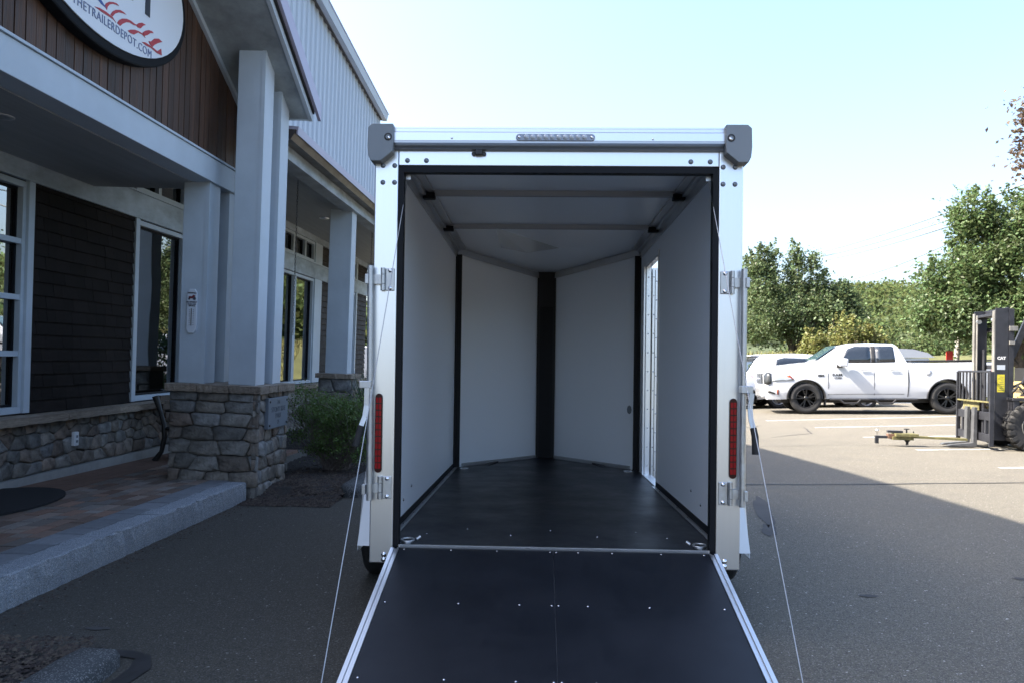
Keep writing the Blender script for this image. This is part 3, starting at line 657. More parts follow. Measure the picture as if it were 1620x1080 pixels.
STRIPES = [
[(-1.639, 3.217), (-1.625, 3.238), (-1.591, 3.263), (-1.547, 3.281), (-1.511, 3.289), (-1.483, 3.285), (-1.52, 3.278), (-1.555, 3.266), (-1.586, 3.249), (-1.607, 3.226), (-1.614, 3.204)],
[(-1.574, 3.194), (-1.553, 3.221), (-1.518, 3.247), (-1.473, 3.266), (-1.431, 3.271), (-1.399, 3.268), (-1.444, 3.259), (-1.486, 3.245), (-1.526, 3.22), (-1.551, 3.192)],
[(-1.5, 3.174), (-1.479, 3.201), (-1.443, 3.226), (-1.396, 3.245), (-1.348, 3.254), (-1.293, 3.254), (-1.259, 3.265), (-1.263, 3.256), (-1.308, 3.242), (-1.357, 3.237), (-1.395, 3.224), (-1.441, 3.194), (-1.463, 3.172)],
[(-1.283, 3.252), (-1.249, 3.28), (-1.21, 3.299), (-1.163, 3.304), (-1.198, 3.284), (-1.227, 3.255), (-1.258, 3.248)],
[(-1.378, 3.178), (-1.345, 3.198), (-1.296, 3.218), (-1.246, 3.229), (-1.205, 3.232), (-1.184, 3.231), (-1.163, 3.22), (-1.205, 3.225), (-1.256, 3.217), (-1.304, 3.184), (-1.343, 3.176)],
[(-1.201, 3.237), (-1.166, 3.265), (-1.124, 3.287), (-1.082, 3.297), (-1.06, 3.292), (-1.102, 3.277), (-1.138, 3.249), (-1.174, 3.229)],
[(-1.74, 3.168), (-1.691, 3.182), (-1.622, 3.189), (-1.551, 3.188), (-1.514, 3.171), (-1.541, 3.178), (-1.586, 3.176), (-1.656, 3.170)],
[(-1.12, 3.216), (-1.088, 3.226), (-1.047, 3.262), (-0.992, 3.284), (-0.941, 3.282), (-1.001, 3.25), (-1.044, 3.222), (-1.07, 3.198), (-1.103, 3.201)],
[(-1.207, 3.176), (-1.166, 3.19), (-1.108, 3.194), (-1.054, 3.196), (-1.004, 3.194), (-0.955, 3.23), (-0.943, 3.19), (-1.008, 3.181), (-1.086, 3.184), (-1.15, 3.175)]]
for k_, pl_ in enumerate(STRIPES):
    g = MB(); g.prism(pl_, 0, us-0.001, us+0.0006+0.0002*k_); g.build('flag_stripe', M_sred, sg)
for k_, pl_ in enumerate(([(-1.80, 3.27), (-1.70, 3.245), (-1.646, 3.221), (-1.615, 3.211), (-1.675, 3.213), (-1.76, 3.235)], [(-2.0, 3.33), (-1.86, 3.31), (-1.79, 3.275), (-1.84, 3.26), (-1.96, 3.29)])):
    g = MB(); g.prism(pl_, 0, us-0.001, us+0.001+0.0002*k_); g.build('flag_field', M_sblue, sg)
# thermometer
tm = thing('wall_thermometer', 'small white tin thermometer with red tractor print on the short porch column', 'thermometer', (-0.54, 0.098, 1.3), FB)
M_enam = mat('white_enamel', (0.62, 0.66, 0.72), 0.3, noise=0.05)
g = MB(); hw, zb_, zt2 = 0.042, 1.318, 1.678; poly = [(-0.54-hw, zb_+.03), (-0.54-hw+.02, zb_), (-0.54+hw-.02, zb_), (-0.54+hw, zb_+.03), (-0.54+hw, zt2-.03), (-0.54+hw-.02, zt2), (-0.54-hw+.02, zt2), (-0.54-hw, zt2-.03)]
g.prism(poly, 1, 0.082, 0.0965); g.build('backplate', M_enam, tm, bevel=0.004)
TS = lambda u_, z_: Matrix.Translation((u_, 0.0808, z_)) @ Matrix(((1, 0, 0, 0), (0, 0, -1, 0), (0, 1, 0, 0), (0, 0, 0, 1)))
ot = BASE[tm.name]
for (t_, z_, s_) in (('FARMALL', 1.645, 0.018), ('EQUIPMENT', 1.570, 0.0165), ('SALES AND', 1.553, 0.014), ('SERVICE', 1.539, 0.014)): textmesh('lettering', t_, s_, TS(-0.54, z_), M_txtd, tm, ot, extr=0.0004, bold=0.0008)
g = MB()
for i in range(9): g.box(-0.560, -0.554, 0.0802, 0.0818, 1.385+i*.015, 1.389+i*.015); g.box(-0.528, -0.522, 0.0802, 0.0818, 1.385+i*.015, 1.389+i*.015)
g.build('scale_mark', M_txtd, tm)
g = MB(); g.tube([(-0.541, 0.079, 1.38), (-0.541, 0.079, 1.52)], 0.003, 8); g.build('glass_tube', M_gutdark, tm)
g = MB(); M_trac = mat('tractor_red', (0.16, 0.015, 0.02), 0.5)
g.prism([(-0.568, 1.600), (-0.535, 1.600), (-0.520, 1.606), (-0.512, 1.625), (-0.530, 1.630), (-0.540, 1.618), (-0.565, 1.618)], 1, 0.0800, 0.0815); g.build('tractor_print', M_trac, tm)
g = MB(); g.cyl((-0.562, 0.0797, 1.598), 0.009, 0.0018, (0, 1, 0), 12); g.cyl((-0.520, 0.0797, 1.600), 0.013, 0.0018, (0, 1, 0), 12); g.build('wheel_print', M_txtd, tm)
# plaque
pq = thing('stone_plaque', 'slate-grey engraved plaque bolted to the side of the stone pier', 'plaque', (0.06, 0.42, 0.55), FB)
M_slate = mat('slate', (0.13, 0.155, 0.185), 0.6, noise=0.12, nscale=10)
g = MB(); g.box(0.055, 0.092, 0.175, 0.665, 0.548, 0.805); g.build('slab', M_slate, pq, bevel=0.004)
op = BASE[pq.name]; TP = lambda v_, z_: Matrix.Translation((0.0925, v_, z_)) @ Matrix(((0, 0, 1, 0), (1, 0, 0, 0), (0, 1, 0, 0), (0, 0, 0, 1)))
M_eng = mat('engraving', (0.05, 0.06, 0.08), 0.7)
for (t_, z_, s_) in (('THE', 0.765, 0.04), ('STONY SIDE', 0.705, 0.062), ('PARK', 0.65, 0.06), ('75', 0.595, 0.045)): textmesh('engraving', t_, s_, TP(0.42, z_), M_eng, pq, op, extr=0.0006)
for (v_, z_) in ((0.21, 0.775), (0.63, 0.775), (0.21, 0.578), (0.63, 0.578)): g = MB(); g.cyl((0.092, v_, z_), 0.009, 0.006, (1, 0, 0), 10); g.build('bolt', M_iron, pq)
# outlet box
ob = thing('outlet_box', 'small white electrical outlet on the stone base wall', 'outlet', (W+0.075, 0.13, 0.35), FB)
g = MB(); g.box(W+0.07, W+0.10, 0.105, 0.165, 0.352, 0.468); g.build('box', mat('outlet_white', (0.7, 0.72, 0.74), 0.4), ob, bevel=0.005)
g = MB(); g.box(W+0.1005, W+0.106, 0.125, 0.145, 0.380, 0.400); g.box(W+0.1005, W+0.104, 0.125, 0.145, 0.420, 0.440); g.build('socket', M_greyp, ob)
# downlight
dl = thing('recessed_downlight', 'round metal downlight set in the porch soffit', 'light', (-0.95, -1.64, 2.55), FB)
g = MB(); g.lathe([(0.075, 0), (0.075, 0.006), (0.05, 0.006), (0.045, -0.03), (0.0, -0.03)], (-0.95, -1.64, 2.549), (0, 0, -1), 20); g.build('ring', M_galv, dl)
g = MB(); g.lathe([(0.0, 0.004), (0.03, 0.004), (0.04, -0.01)], (-0.95, -1.64, 2.56), (0, 0, -1), 16); g.build('bulb', M_iron, dl)
# second little soffit lamp and rain chains
dl2 = thing('soffit_lamp', 'small bright downlight in the far porch soffit beside the second column', 'light', (-0.9, 5.0, 3.1), FB)
g = MB(); g.lathe([(0.07, 0), (0.07, 0.012), (0.0, 0.02)], (-0.9, 5.0, 3.118), (0, 0, -1), 16); g.build('ring', M_alu, dl2)
def chain(v_, u_, z0, z1, label):
    c = thing('rain_chain', label, 'chain', (u_, v_, z0), FB, 'chains hanging under the porch eave')
    g = MB(); z = z1; k = 0
    while z > z0:
        a = (0.008, 0, 0) if k % 2 else (0, 0.008, 0); pts = []
        for i in range(9):
            t = 2*math.pi*i/8; pts.append((u_+a[0]*math.cos(t), v_+a[1]*math.cos(t), z-0.018+0.02*math.sin(t)))
        g.tube(pts, 0.0022, 4, False); z -= 0.03; k += 1
    g.build('link', M_iron, c)
chain(2.55, -0.5, 1.4, 3.12, 'thin dark chain hanging beside the tall twin columns'); chain(6.0, -0.42, 2.0, 3.12, 'thin dark chain hanging beyond the second porch column')

# porch floor, kerb
pf = MB(); pf.box(-4.05, -2.62, 1.0, 8.9, -0.5, 0.118); pf = pf.build('porch_floor', M_mortar); pf['kind'] = 'structure'
pvm = fbox('paver', M_paver, 0.06); pvb = fbox('paver', M_paverb, 0.05)
n = 0; extra = []
x = -2.63-0.1; row = 0
while x > -4.0:
    y = 2.9 + (row % 2)*0.1
    while y < 8.6:
        L = rnd.choice((0.10, 0.2, 0.2, 0.2)); ok = True
        if n < 235 and y < 8.2: inst('paver', pvm, pf, (x+0.05, y+L/2, 0.130+rnd.uniform(-.0015, .0015)), (0.091, L-0.009, 0.04), (rnd.uniform(-.012, .012), 0, rnd.uniform(-.01, .01))); n += 1
        else: extra.append((x, y, L))
        y += L
    x -= 0.1; row += 1
g = MB()
for (x, y, L) in extra: g.box(x+0.003, x+0.097, y+0.003, y+L-0.003, 0.119, 0.150)
if extra:
    o = g.build('paving_rest', M_paver, pf); o['kind'] = 'stuff'
y = 2.5
while y < 6.15:
    L = rnd.choice((0.15, 0.2, 0.25)); inst('paver', pvb, pf, (-2.545, y+L/2, 0.131+rnd.uniform(-.001, .001)), (0.162, L-0.006, 0.04)); y += L
kb = bpy.data.objects.new('kerb', None); col.objects.link(kb); kb['kind'] = 'structure'; BASE[kb.name] = (0, 0, 0)
def kerbstone(x0, x1, y0, y1, z1, name='granite_block'):
    bm = bmesh.new(); ny = max(2, int((y1-y0)/0.035)); xs_ = (x0, x0+0.03, x1-0.006, x1, x1+0.006, x1+0.002); zs = (z1-0.004, z1, z1, z1-0.007, z1-0.075, -0.2)
    rows = []
    for j in range(ny+1):
        y = y0+(y1-y0)*j/ny; r = []
        for i in range(6):
            jj = rnd.uniform(-.006, .006)
            r.append(bm.verts.new((xs_[i]+jj*(1 if i > 1 else 0), y, zs[i]+rnd.uniform(-.003, .003))))
        rows.append(r)
    for j in range(ny):
        for i in range(5): bm.faces.new((rows[j][i], rows[j+1][i], rows[j+1][i+1], rows[j][i+1]))
    for r, rev in ((rows[0], 0), (rows[-1], 1)):
        b = bm.verts.new((x0, r[0].co.y, -0.2)); f = [b]+r; bm.faces.new(f if rev else f[::-1])
    bmesh.ops.recalc_face_normals(bm, faces=bm.faces)
    me = bpy.data.meshes.new(name); bm.to_mesh(me); bm.free(); me.materials.append(M_gran)
    o = bpy.data.objects.new(name, me); col.objects.link(o); o.parent = kb; return o
for (a, b) in ((0.4, 2.3), (2.308, 4.78), (4.788, 6.17)): kerbstone(-2.46, -2.31, a, b, 0.152)
# low kerb of the planting beds
kb2 = bpy.data.objects.new('bed_kerb', None); col.objects.link(kb2); kb2['kind'] = 'structure'; BASE[kb2.name] = (0, 0, 0)
M_granold = mat('old_granite', (0.055, 0.06, 0.062), 0.9, noise=0.2, nscale=20, bump=0.6, bscale=80, speck=[(260, 0.86, (0.2, 0.2, 0.2))])
def lowkerb(pts, wd, z1):
    g = MB(); L = []; n = len(pts)
    for i, p in enumerate(pts):
        a = Vector((*pts[max(i-1, 0)], 0)); b = Vector((*pts[min(i+1, n-1)], 0)); d = (b-a).normalized(); s = Vector((-d.y, d.x, 0)); c = Vector((*p, 0))
        k = 0.35 if i in (0, n-1) else (0.85 if i in (1, n-2) else 1)
        for (t, z_) in ((-.5, -.1), (-.5, z1-.02), (-.4, z1), (.4, z1), (.5, z1-.03), (.52, -.1)): q = c+s*t*wd*k; L.append((q.x, q.y, z_-(0.04 if i in (0, n-1) and z_ > 0 else 0)))
    m6 = 6
    for i in range(n-1):
        for k in range(5): g.f.append((i*m6+k, (i+1)*m6+k, (i+1)*m6+k+1, i*m6+k+1)); g.sm.append(True)
    g.v = [tuple(p) for p in L]; g.f += [tuple(range(6)), tuple(range((n-1)*6, n*6))[::-1]]; g.sm += [False]*2
    g.build('kerb_piece', M_granold, kb2)
lowkerb([(-1.58, 0.3), (-1.57, 0.36), (-1.565, 1.4), (-1.565, 2.66), (-1.56, 2.77), (-1.55, 2.83)], 0.19, 0.062)
lowkerb([(-1.50, 6.42), (-1.52, 6.48), (-1.56, 6.6), (-1.56, 8.5), (-1.58, 12), (-1.6, 15)], 0.18, 0.085)
# mulch beds
def bed(x0, x1, y0, y1, zf):
    nx, ny = 26, int((y1-y0)/0.07); g = MB()
    xs_ = np.linspace(x0, x1, nx); ys_ = np.linspace(y0, y1, ny)
    g.add([(x_, y_, zf(x_, y_)+rnd.uniform(-.012, .012)) for y_ in ys_ for x_ in xs_], [(j*nx+i, j*nx+i+1, (j+1)*nx+i+1, (j+1)*nx+i) for j in range(ny-1) for i in range(nx-1)], True)
    o = g.build('mulch_bed', M_mulch); o['kind'] = 'structure'
bedz = lambda x_, y_: -0.03+0.085*min(1, max(0, (y_-6.02-0.10*math.sin(5*x_)-0.06*math.sin(17*x_)-0.35*max(0, x_+2.0))/0.6))
edge = lambda x_, y_: 0.05*min(1, max(0, (y_-6.35+0.3*(x_+1.6))/0.35))
bed(-3.95, -1.60, 5.95, 14.5, bedz)
bed(-2.32, -1.64, 0.5, 3.05, lambda x_, y_: -0.02+0.07*min(1, max(0, (2.98-y_-0.06*math.sin(9*x_))/0.3)))
tag(grit('bark_mulch', 5200, lambda: (rnd.uniform(-2.35, -1.58), 5.95+abs(rnd.gauss(0, 0.9))), 0.004, 0.020, M_chip, lambda x_, y_: max(0.001, bedz(x_, y_)), 0.003), 'brown bark mulch under the shrub beside the stone pier', 'mulch')
tag(grit('bark_mulch', 4200, lambda: (rnd.uniform(-2.3, -1.62), rnd.uniform(1.8, 2.9)), 0.004, 0.016, M_chip, lambda x_, y_: 0.05, 0.004), 'brown bark mulch in the near corner behind the low kerb', 'mulch')
# doormat
dm = MB(); dm.prism([(-3.64+0.45*math.cos(t), 4.95+0.70*math.sin(t)) for t in np.linspace(0, 2*math.pi, 40, endpoint=False)], 2, 0.152, 0.166)
M_matr = mat('coir_black', (0.012, 0.012, 0.014), 0.9, bump=0.6, bscale=200)
o = dm.build('doormat', M_matr); tag(o, 'black oval rubber mat lying on the brown pavers', 'mat')
# bench: cast iron ends, seen edge-on behind the pier
bn = thing('park_bench', 'black cast-iron bench against the stone wall, half hidden by the pier', 'bench', (-3.25, 7.9, 0.15))
for yy in (7.42, 8.75):
    g = MB(); pts = [(-3.66, yy, 0.15), (-3.595, yy, 0.24), (-3.565, yy, 0.38), (-3.575, yy, 0.50), (-3.61, yy, 0.62), (-3.66, yy, 0.77)]
    g.tube(pts, [0.03, 0.022, 0.026, 0.022, 0.022, 0.034], 8)
    g.tube([(-3.57, yy, 0.46), (-3.3, yy, 0.45), (-3.05, yy, 0.47)], 0.018, 6)
    g.tube([(-3.05, yy, 0.47), (-3.02, yy, 0.36), (-3.08, yy, 0.25), (-3.02, yy, 0.15)], 0.02, 6)
    for k in range(5):
        c = Vector((-3.42+0.09*k, yy, 0.56+0.01*(k % 2)))
        g.tube([c+Vector((0.035*math.cos(t), 0, 0.035*math.sin(t))) for t in np.linspace(0, 5.5, 10)], 0.007, 5)
    g.tube([(-3.56, yy, 0.63), (-3.3, yy, 0.65), (-3.03, yy, 0.62), (-3.02, yy, 0.47)], 0.014, 6)
    g.build('end_frame', M_iron, bn)
M_slat = mat('bench_slat', (0.05, 0.03, 0.02), 0.6)
for k in range(5): g = MB(); g.box(-3.46+k*0.09, -3.39+k*0.09, 7.44, 8.73, 0.472, 0.492); g.build('seat_slat', M_slat, bn)
for k in range(3): z_ = 0.56+k*.08; xx = -3.585-k*0.028; g = MB(); g.box(xx, xx+0.02, 7.44, 8.73, z_, z_+0.055); g.build('back_slat', M_slat, bn)
# things behind the glass
M_teal = mat('teal_card', (0.10, 0.22, 0.22), 0.6)
bx_ = thing('cardboard_carton', 'teal carton standing inside on the window sill', 'box', (-1.95, 1.85, 0.68), FB)
g = MB(); g.box(-1.98, -1.82, 1.72, 2.08, 0.66, 0.78); g.build('carton', M_teal, bx_, bevel=0.003); g = MB(); g.box(-1.985, -1.815, 1.71, 2.09, 0.781, 0.792); g.build('lid', M_teal, bx_)
M_pl = leafmat('house_plant_leaf', (0.06, 0.10, 0.04))
for (vv, uu, hh, lab) in ((1.42, -2.0, 1.25, 'taller dark potted plant seen through the tall window'), (1.95, -2.1, 1.05, 'lower bushy potted plant seen through the tall window')):
    t = thing('potted_plant', lab, 'plant', (uu, vv, 0.12), FB)
    g = MB(); g.lathe([(0, 0), (0.12, 0), (0.16, 0.5), (0.13, 0.5), (0.12, 0.45), (0, 0.45)], (uu, vv, 0.12), (0, 0, 1), 16); g.build('pot', M_greyp, t)
    leaves('foliage', clumps([(uu, vv, hh, 0.12, 0.2, 0.22, 1)], 14, 16, 0.05), 0.07, M_pl, t, (uu, vv, 0.12))

# ------------------------------------------------------------------ trailer
vT = Vector((0, 1, -0.0129)).normalized(); wT = Vector((0, 0.0129, 1)).normalized()
FT = Matrix(((1, 0, 0, 0.073), (0, vT.y, wT.y, 3.17), (0, vT.z, wT.z, 0), (0, 0, 0, 1)))
tr = thing('cargo_trailer', 'white enclosed cargo trailer with aluminium rear frame, its ramp door lowered', 'trailer', (0, 1.0, 0), FT)
def T(name, m_, *boxes, bevel=0.0, parent=None):
    g = MB()
    for b in boxes: g.box(*b)
    return g.build(name, m_, parent or tr, bevel=bevel)
HW = 0.748; VS, VA = 2.77, 3.68
for s in (-1, 1):
    T('rear_post', M_alup, (min(s*HW, s*0.652), max(s*HW, s*0.652), 0.0, 0.05, 0.288, 1.99), bevel=0.004)
    a, b = sorted((s*0.651, s*0.629))
    T('door_seal', M_seal, (a, b, 0.004, 0.045, 0.352, 1.905))
T('rear_header', M_alup, (-0.651, 0.651, 0.0, 0.05, 1.908, 1.968), bevel=0.003)
T('header_seal', M_seal, (-0.629, 0.629, 0.004, 0.045, 1.882, 1.9075))
g = MB(); g.prism([(-0.022, 1.970), (0.0, 1.966), (0.03, 1.966), (0.03, 2.0), (-0.034, 2.0), (-0.034, 1.992), (-0.010, 1.986)], 0, -0.672, 0.672); g.build('drip_channel', mat('dark_drip', (0.42, 0.44, 0.47), 0.35, metal=0.9), tr)
T('top_rail', M_alup, (-0.668, 0.668, -0.030, 0.03, 2.001, 2.036), bevel=0.002)
T('top_rail', M_alup, (-0.668, 0.668, -0.024, 0.03, 2.0375, 2.052), bevel=0.002); T('top_rail', M_alup, (-0.668, 0.668, -0.016, 0.03, 2.0535, 2.062), bevel=0.002)
for s in (-1, 1):     # grey corner caps with chamfer
    g = MB(); poly = [(0.666, 2.064), (0.752, 2.064), (0.768, 2.050), (0.770, 1.975), (0.766, 1.935), (0.756, 1.913), (0.716, 1.913), (0.668, 1.952), (0.666, 1.985)]
    poly = [(s*p[0], p[1]) for p in poly]; g.prism(poly, 1, -0.052, 0.12); c = g.build('corner_cap', M_greyp, tr, bevel=0.003)
    g = MB(); g.lathe([(0, 0.002), (0.005, 0.0015), (0.008, -0.003)], (s*0.684, -0.0525, 2.006), (0, -1, 0), 14); g.build('screw', M_chrome, c)
    g = MB(); g.lathe([(0.010, 0.0005), (0.015, 0.0012), (0.017, -0.002)], (s*0.686, -0.0525, 2.010), (0, -1, 0), 14); g.build('recess', M_iron, c)
# bolts
bmh = MB(); bmh.lathe([(0.0, 0.006), (0.006, 0.005), (0.0095, 0.002), (0.0105, 0)], (0, 0, 0), (0, -1, 0), 12); bolt_me = bmh.mesh('bolt', mat('bolt_grey', (0.20, 0.22, 0.25), 0.45, metal=0.4))
for s in (-1, 1):
    for (u_, z_) in ((0.715, 1.907), (0.667, 1.907), (0.715, 1.838), (0.667, 1.838), (0.615, 1.928), (0.537, 1.928)): inst('bolt', bolt_me, tr, (s*u_, -0.0005, z_))
sm_ = MB(); sm_.lathe([(0.0, 0.004), (0.005, 0.004), (0.007, 0.001), (0.008, 0)], (0, 0, 0), (0, -1, 0), 10); scr_me = sm_.mesh('screw', M_chrome)
for s in (-1, 1):
    for z_ in (0.302, 0.322): inst('screw', scr_me, tr, (s*0.688, -0.0005, z_), (1.4, 1.4, 1.4))
inst('screw', scr_me, tr, (-0.43, -0.031, 2.012), (.6, .6, .6)); inst('screw', scr_me, tr, (0.38, -0.031, 2.010), (.6, .6, .6))
# load light bar with led domes
g = MB(); n = 24; P = []
def stadium(cx, cz, L, h, n=8):
    r = h/2; pts = []
    for i in range(n+1): t = -math.pi/2+math.pi*i/n; pts.append((cx+L/2-r+r*math.cos(t), cz+r*math.sin(t)))
    for i in range(n+1): t = math.pi/2+math.pi*i/n; pts.append((cx-L/2+r+r*math.cos(t), cz+r*math.sin(t)))
    return pts
g.prism(stadium(-0.012, 2.014, 0.318, 0.028), 1, -0.040, -0.030); lb = g.build('load_light', mat('light_base', (0.30, 0.34, 0.42), 0.3), tr, bevel=0.002)
dm_ = MB(); dm_.lathe([(0, 0.006), (0.006, 0.005), (0.0105, 0.001), (0.0115, 0)], (0, 0, 0), (0, -1, 0), 14); dme = dm_.mesh('led_lens', M_lens)
for i in range(10): inst('led_lens', dme, lb, (-0.012-0.117+0.026*i, -0.040, 2.014))
for x_ in (-0.158, 0.134): inst('screw', scr_me, lb, (x_, -0.040, 2.014), (0.8, 0.8, 0.8))
# small black licence lamp
g = MB(); g.box(-0.338, -0.306, -0.022, 0, 1.947, 1.972); hk = g.build('marker_lamp', M_iron, tr, bevel=0.004)
for x_ in (-0.343, -0.301): g = MB(); g.cyl((x_, -0.008, 1.955), 0.009, 0.008, (0, 1, 0), 12); g.build('lug', M_iron, hk)
# hinges / rod brackets and lock rods
for s in (-1, 1):
    for zc in (1.44, 0.595):
        g = MB(); g.box(*sorted((s*0.660, s*0.6965)), -0.006, -0.0005, zc-0.046, zc+0.046); hg = g.build('bracket', M_galv, tr, bevel=0.003)
        g = MB()
        for (z0, z1) in ((-0.046, -0.020), (-0.018, 0.018), (0.020, 0.046)): g.tube([(s*0.706, -0.012, zc+z0), (s*0.706, -0.012, zc+z1)], 0.0095, 10)
        g.build('barrel', M_galv, hg)
        g = MB(); g.box(*sorted((s*0.712, s*0.752)), -0.018, -0.010, zc-0.02, zc+0.018); g.build('arm', M_galv, hg)
        for dz in (-0.036, 0.036): inst('screw', scr_me, hg, (s*0.678, -0.0065, zc+dz), (1.1, 1.1, 1.1))
    sx = s*0.748 if s > 0 else -0.742-0.012
    g = MB(); g.tube([(sx+ (0 if s > 0 else 0.010), -0.030, 0.546), (sx, -0.030, 1.492)], 0.0125, 14); rod = g.build('lock_rod', M_galv, tr)
    for zc in (1.44, 0.595): g = MB(); g.box(sx-0.018 if s < 0 else sx+0.004, sx-0.004 if s < 0 else sx+0.018, -0.050, -0.024, zc-0.024, zc+0.016); g.build('cam', M_galv, rod, bevel=0.002)
    g = MB(); g.box(*sorted((sx-s*0.014, sx+s*0.034)), -0.056, -0.018, 0.998, 1.028); hb = g.build('handle', M_galv, rod, bevel=0.003)
    g = MB(); hx = sx+s*0.014
    if s < 0: pth = [(-0.752, -0.07, 1.0), (-0.752, -0.072, 0.93), (-0.757, -0.078, 0.885), (-0.769, -0.085, 0.85)]; gp = [pth[-1], (-0.789, -0.095, 0.768)]
    else: pth = [(hx+0.010, -0.07, 1.0), (hx+0.002, -0.072, 0.94), (hx+0.004, -0.078, 0.90), (hx+0.012, -0.085, 0.865)]; gp = [pth[-1], (hx+0.018, -0.09, 0.83), (hx+0.020, -0.092, 0.762)]
    for i in range(len(pth)-1): g.bar(pth[i], pth[i+1], 0.019, 0.006, (0, 1, 0))
    g.build('lever', M_galv, rod)
    g = MB(); g.tube(gp, [0.013]+[0.014]*(len(gp)-1), 10); g.build('grip', M_rubber, rod)
# tail lights
for s in (-1, 1):
    cx = s*0.716
    g = MB(); g.prism(stadium(0, 0, 0.322, 0.030), 1, -0.008, -0.0005)
    g.v = [(cx-p[2], p[1], 0.816+p[0]) for p in g.v]; tl = g.build('tail_light', M_redd, tr, bevel=0.002)
    for i in range(11):
        for j in (0, 1): g = MB(); g.box(cx-0.0115+j*0.0125, cx-0.0015+j*0.0125, -0.0105, -0.0085, 0.672+i*0.0267, 0.672+i*0.0267+0.0215); g.build('red_lens', M_red, tl)
# walls (inner liner + outer skin), roof, nose
FZ = 0.36
DV0, DV1, DZ1 = 1.885, 2.50, 1.86      # side door opening in the right wall
g = MB(); g.box(-0.706, -0.700, 0.052, VS+0.006, FZ-.03, 2.045); g.build('left_liner', M_liner, tr)
g = MB(); g.box(0.700, 0.706, 0.052, DV0, FZ-.03, 2.045); g.box(0.700, 0.706, DV1, VS+0.006, FZ-.03, 2.045); g.box(0.700, 0.706, DV0, DV1, DZ1, 2.045); g.build('right_liner', M_liner, tr)
g = MB(); g.box(-0.745, -0.739, 0.052, VS, 0.30, 2.05); g.build('left_skin', M_white, tr)
g = MB(); g.box(0.739, 0.745, 0.052, DV0, 0.30, 2.05); g.box(0.739, 0.745, DV1, VS, 0.30, 2.05); g.box(0.739, 0.745, DV0, DV1, DZ1, 2.05); g.box(0.739, 0.745, DV0, DV1, 0.30, 0.345); g.build('right_skin', M_white, tr)
ZA = 1.945
def tri_wall(s, off_, m_, name, z0, zs, za, x_apex=0.0):
    g = MB(); t = 0.006
    P = [(s*(0.70+off_), VS, z0), (x_apex, VA+off_*1.3, z0), (x_apex, VA+off_*1.3, za), (s*(0.70+off_), VS, zs)]
    Q = [(p[0], p[1]+t, p[2]) for p in P]
    g.add(P+Q, [(0, 1, 2, 3), (7, 6, 5, 4), (0, 4, 5, 1), (1, 5, 6, 2), (2, 6, 7, 3), (3, 7, 4, 0)]); return g.build(name, m_, tr)
for s in (-1, 1): tri_wall(s, 0.0, M_liner, 'nose_liner', FZ-0.03, 2.046, ZA+0.03); tri_wall(s, 0.045, M_white, 'nose_skin', 0.30, 2.055, 2.004)
g = MB(); g.add([(-0.70, 0.05, 2.031), (0.70, 0.05, 2.031), (0.70, VS, 2.031), (-0.70, VS, 2.031), (-0.70, 0.05, 2.036), (0.70, 0.05, 2.036), (0.70, VS, 2.036), (-0.70, VS, 2.036)],
                [(0, 1, 2, 3), (7, 6, 5, 4), (0, 4, 5, 1), (1, 5, 6, 2), (2, 6, 7, 3), (3, 7, 4, 0)]); g.build('ceiling_panel', M_ceil, tr)
g = MB(); g.add([(-0.70, VS, 2.031), (0.70, VS, 2.031), (0, VA, ZA+.004), (-0.70, VS, 2.036), (0.70, VS, 2.036), (0, VA, ZA+.009)], [(0, 1, 2), (5, 4, 3), (0, 3, 4, 1), (1, 4, 5, 2), (2, 5, 3, 0)]); g.build('ceiling_panel', M_ceil, tr)
g = MB(); g.add([(-0.748, 0.06, 2.052), (0.748, 0.06, 2.052), (0.748, VS, 2.052), (0, VA+0.06, 2.0), (-0.748, VS, 2.052), (-0.748, 0.06, 2.058), (0.748, 0.06, 2.058), (0.748, VS, 2.058), (0, VA+0.06, 2.006), (-0.748, VS, 2.058)],
                [(0, 1, 2, 3, 4), (9, 8, 7, 6, 5)]+[(i, (i+1) % 5, (i+1) % 5+5, i+5) for i in range(5)]); g.build('roof_skin', M_white, tr)
M_bow = mat('bow_tube', (0.30, 0.31, 0.33), 0.5, metal=0.3)
M_rail = mat('alu_rail', (0.55, 0.56, 0.58), 0.35, metal=0.8, noise=0.05, nscale=20)
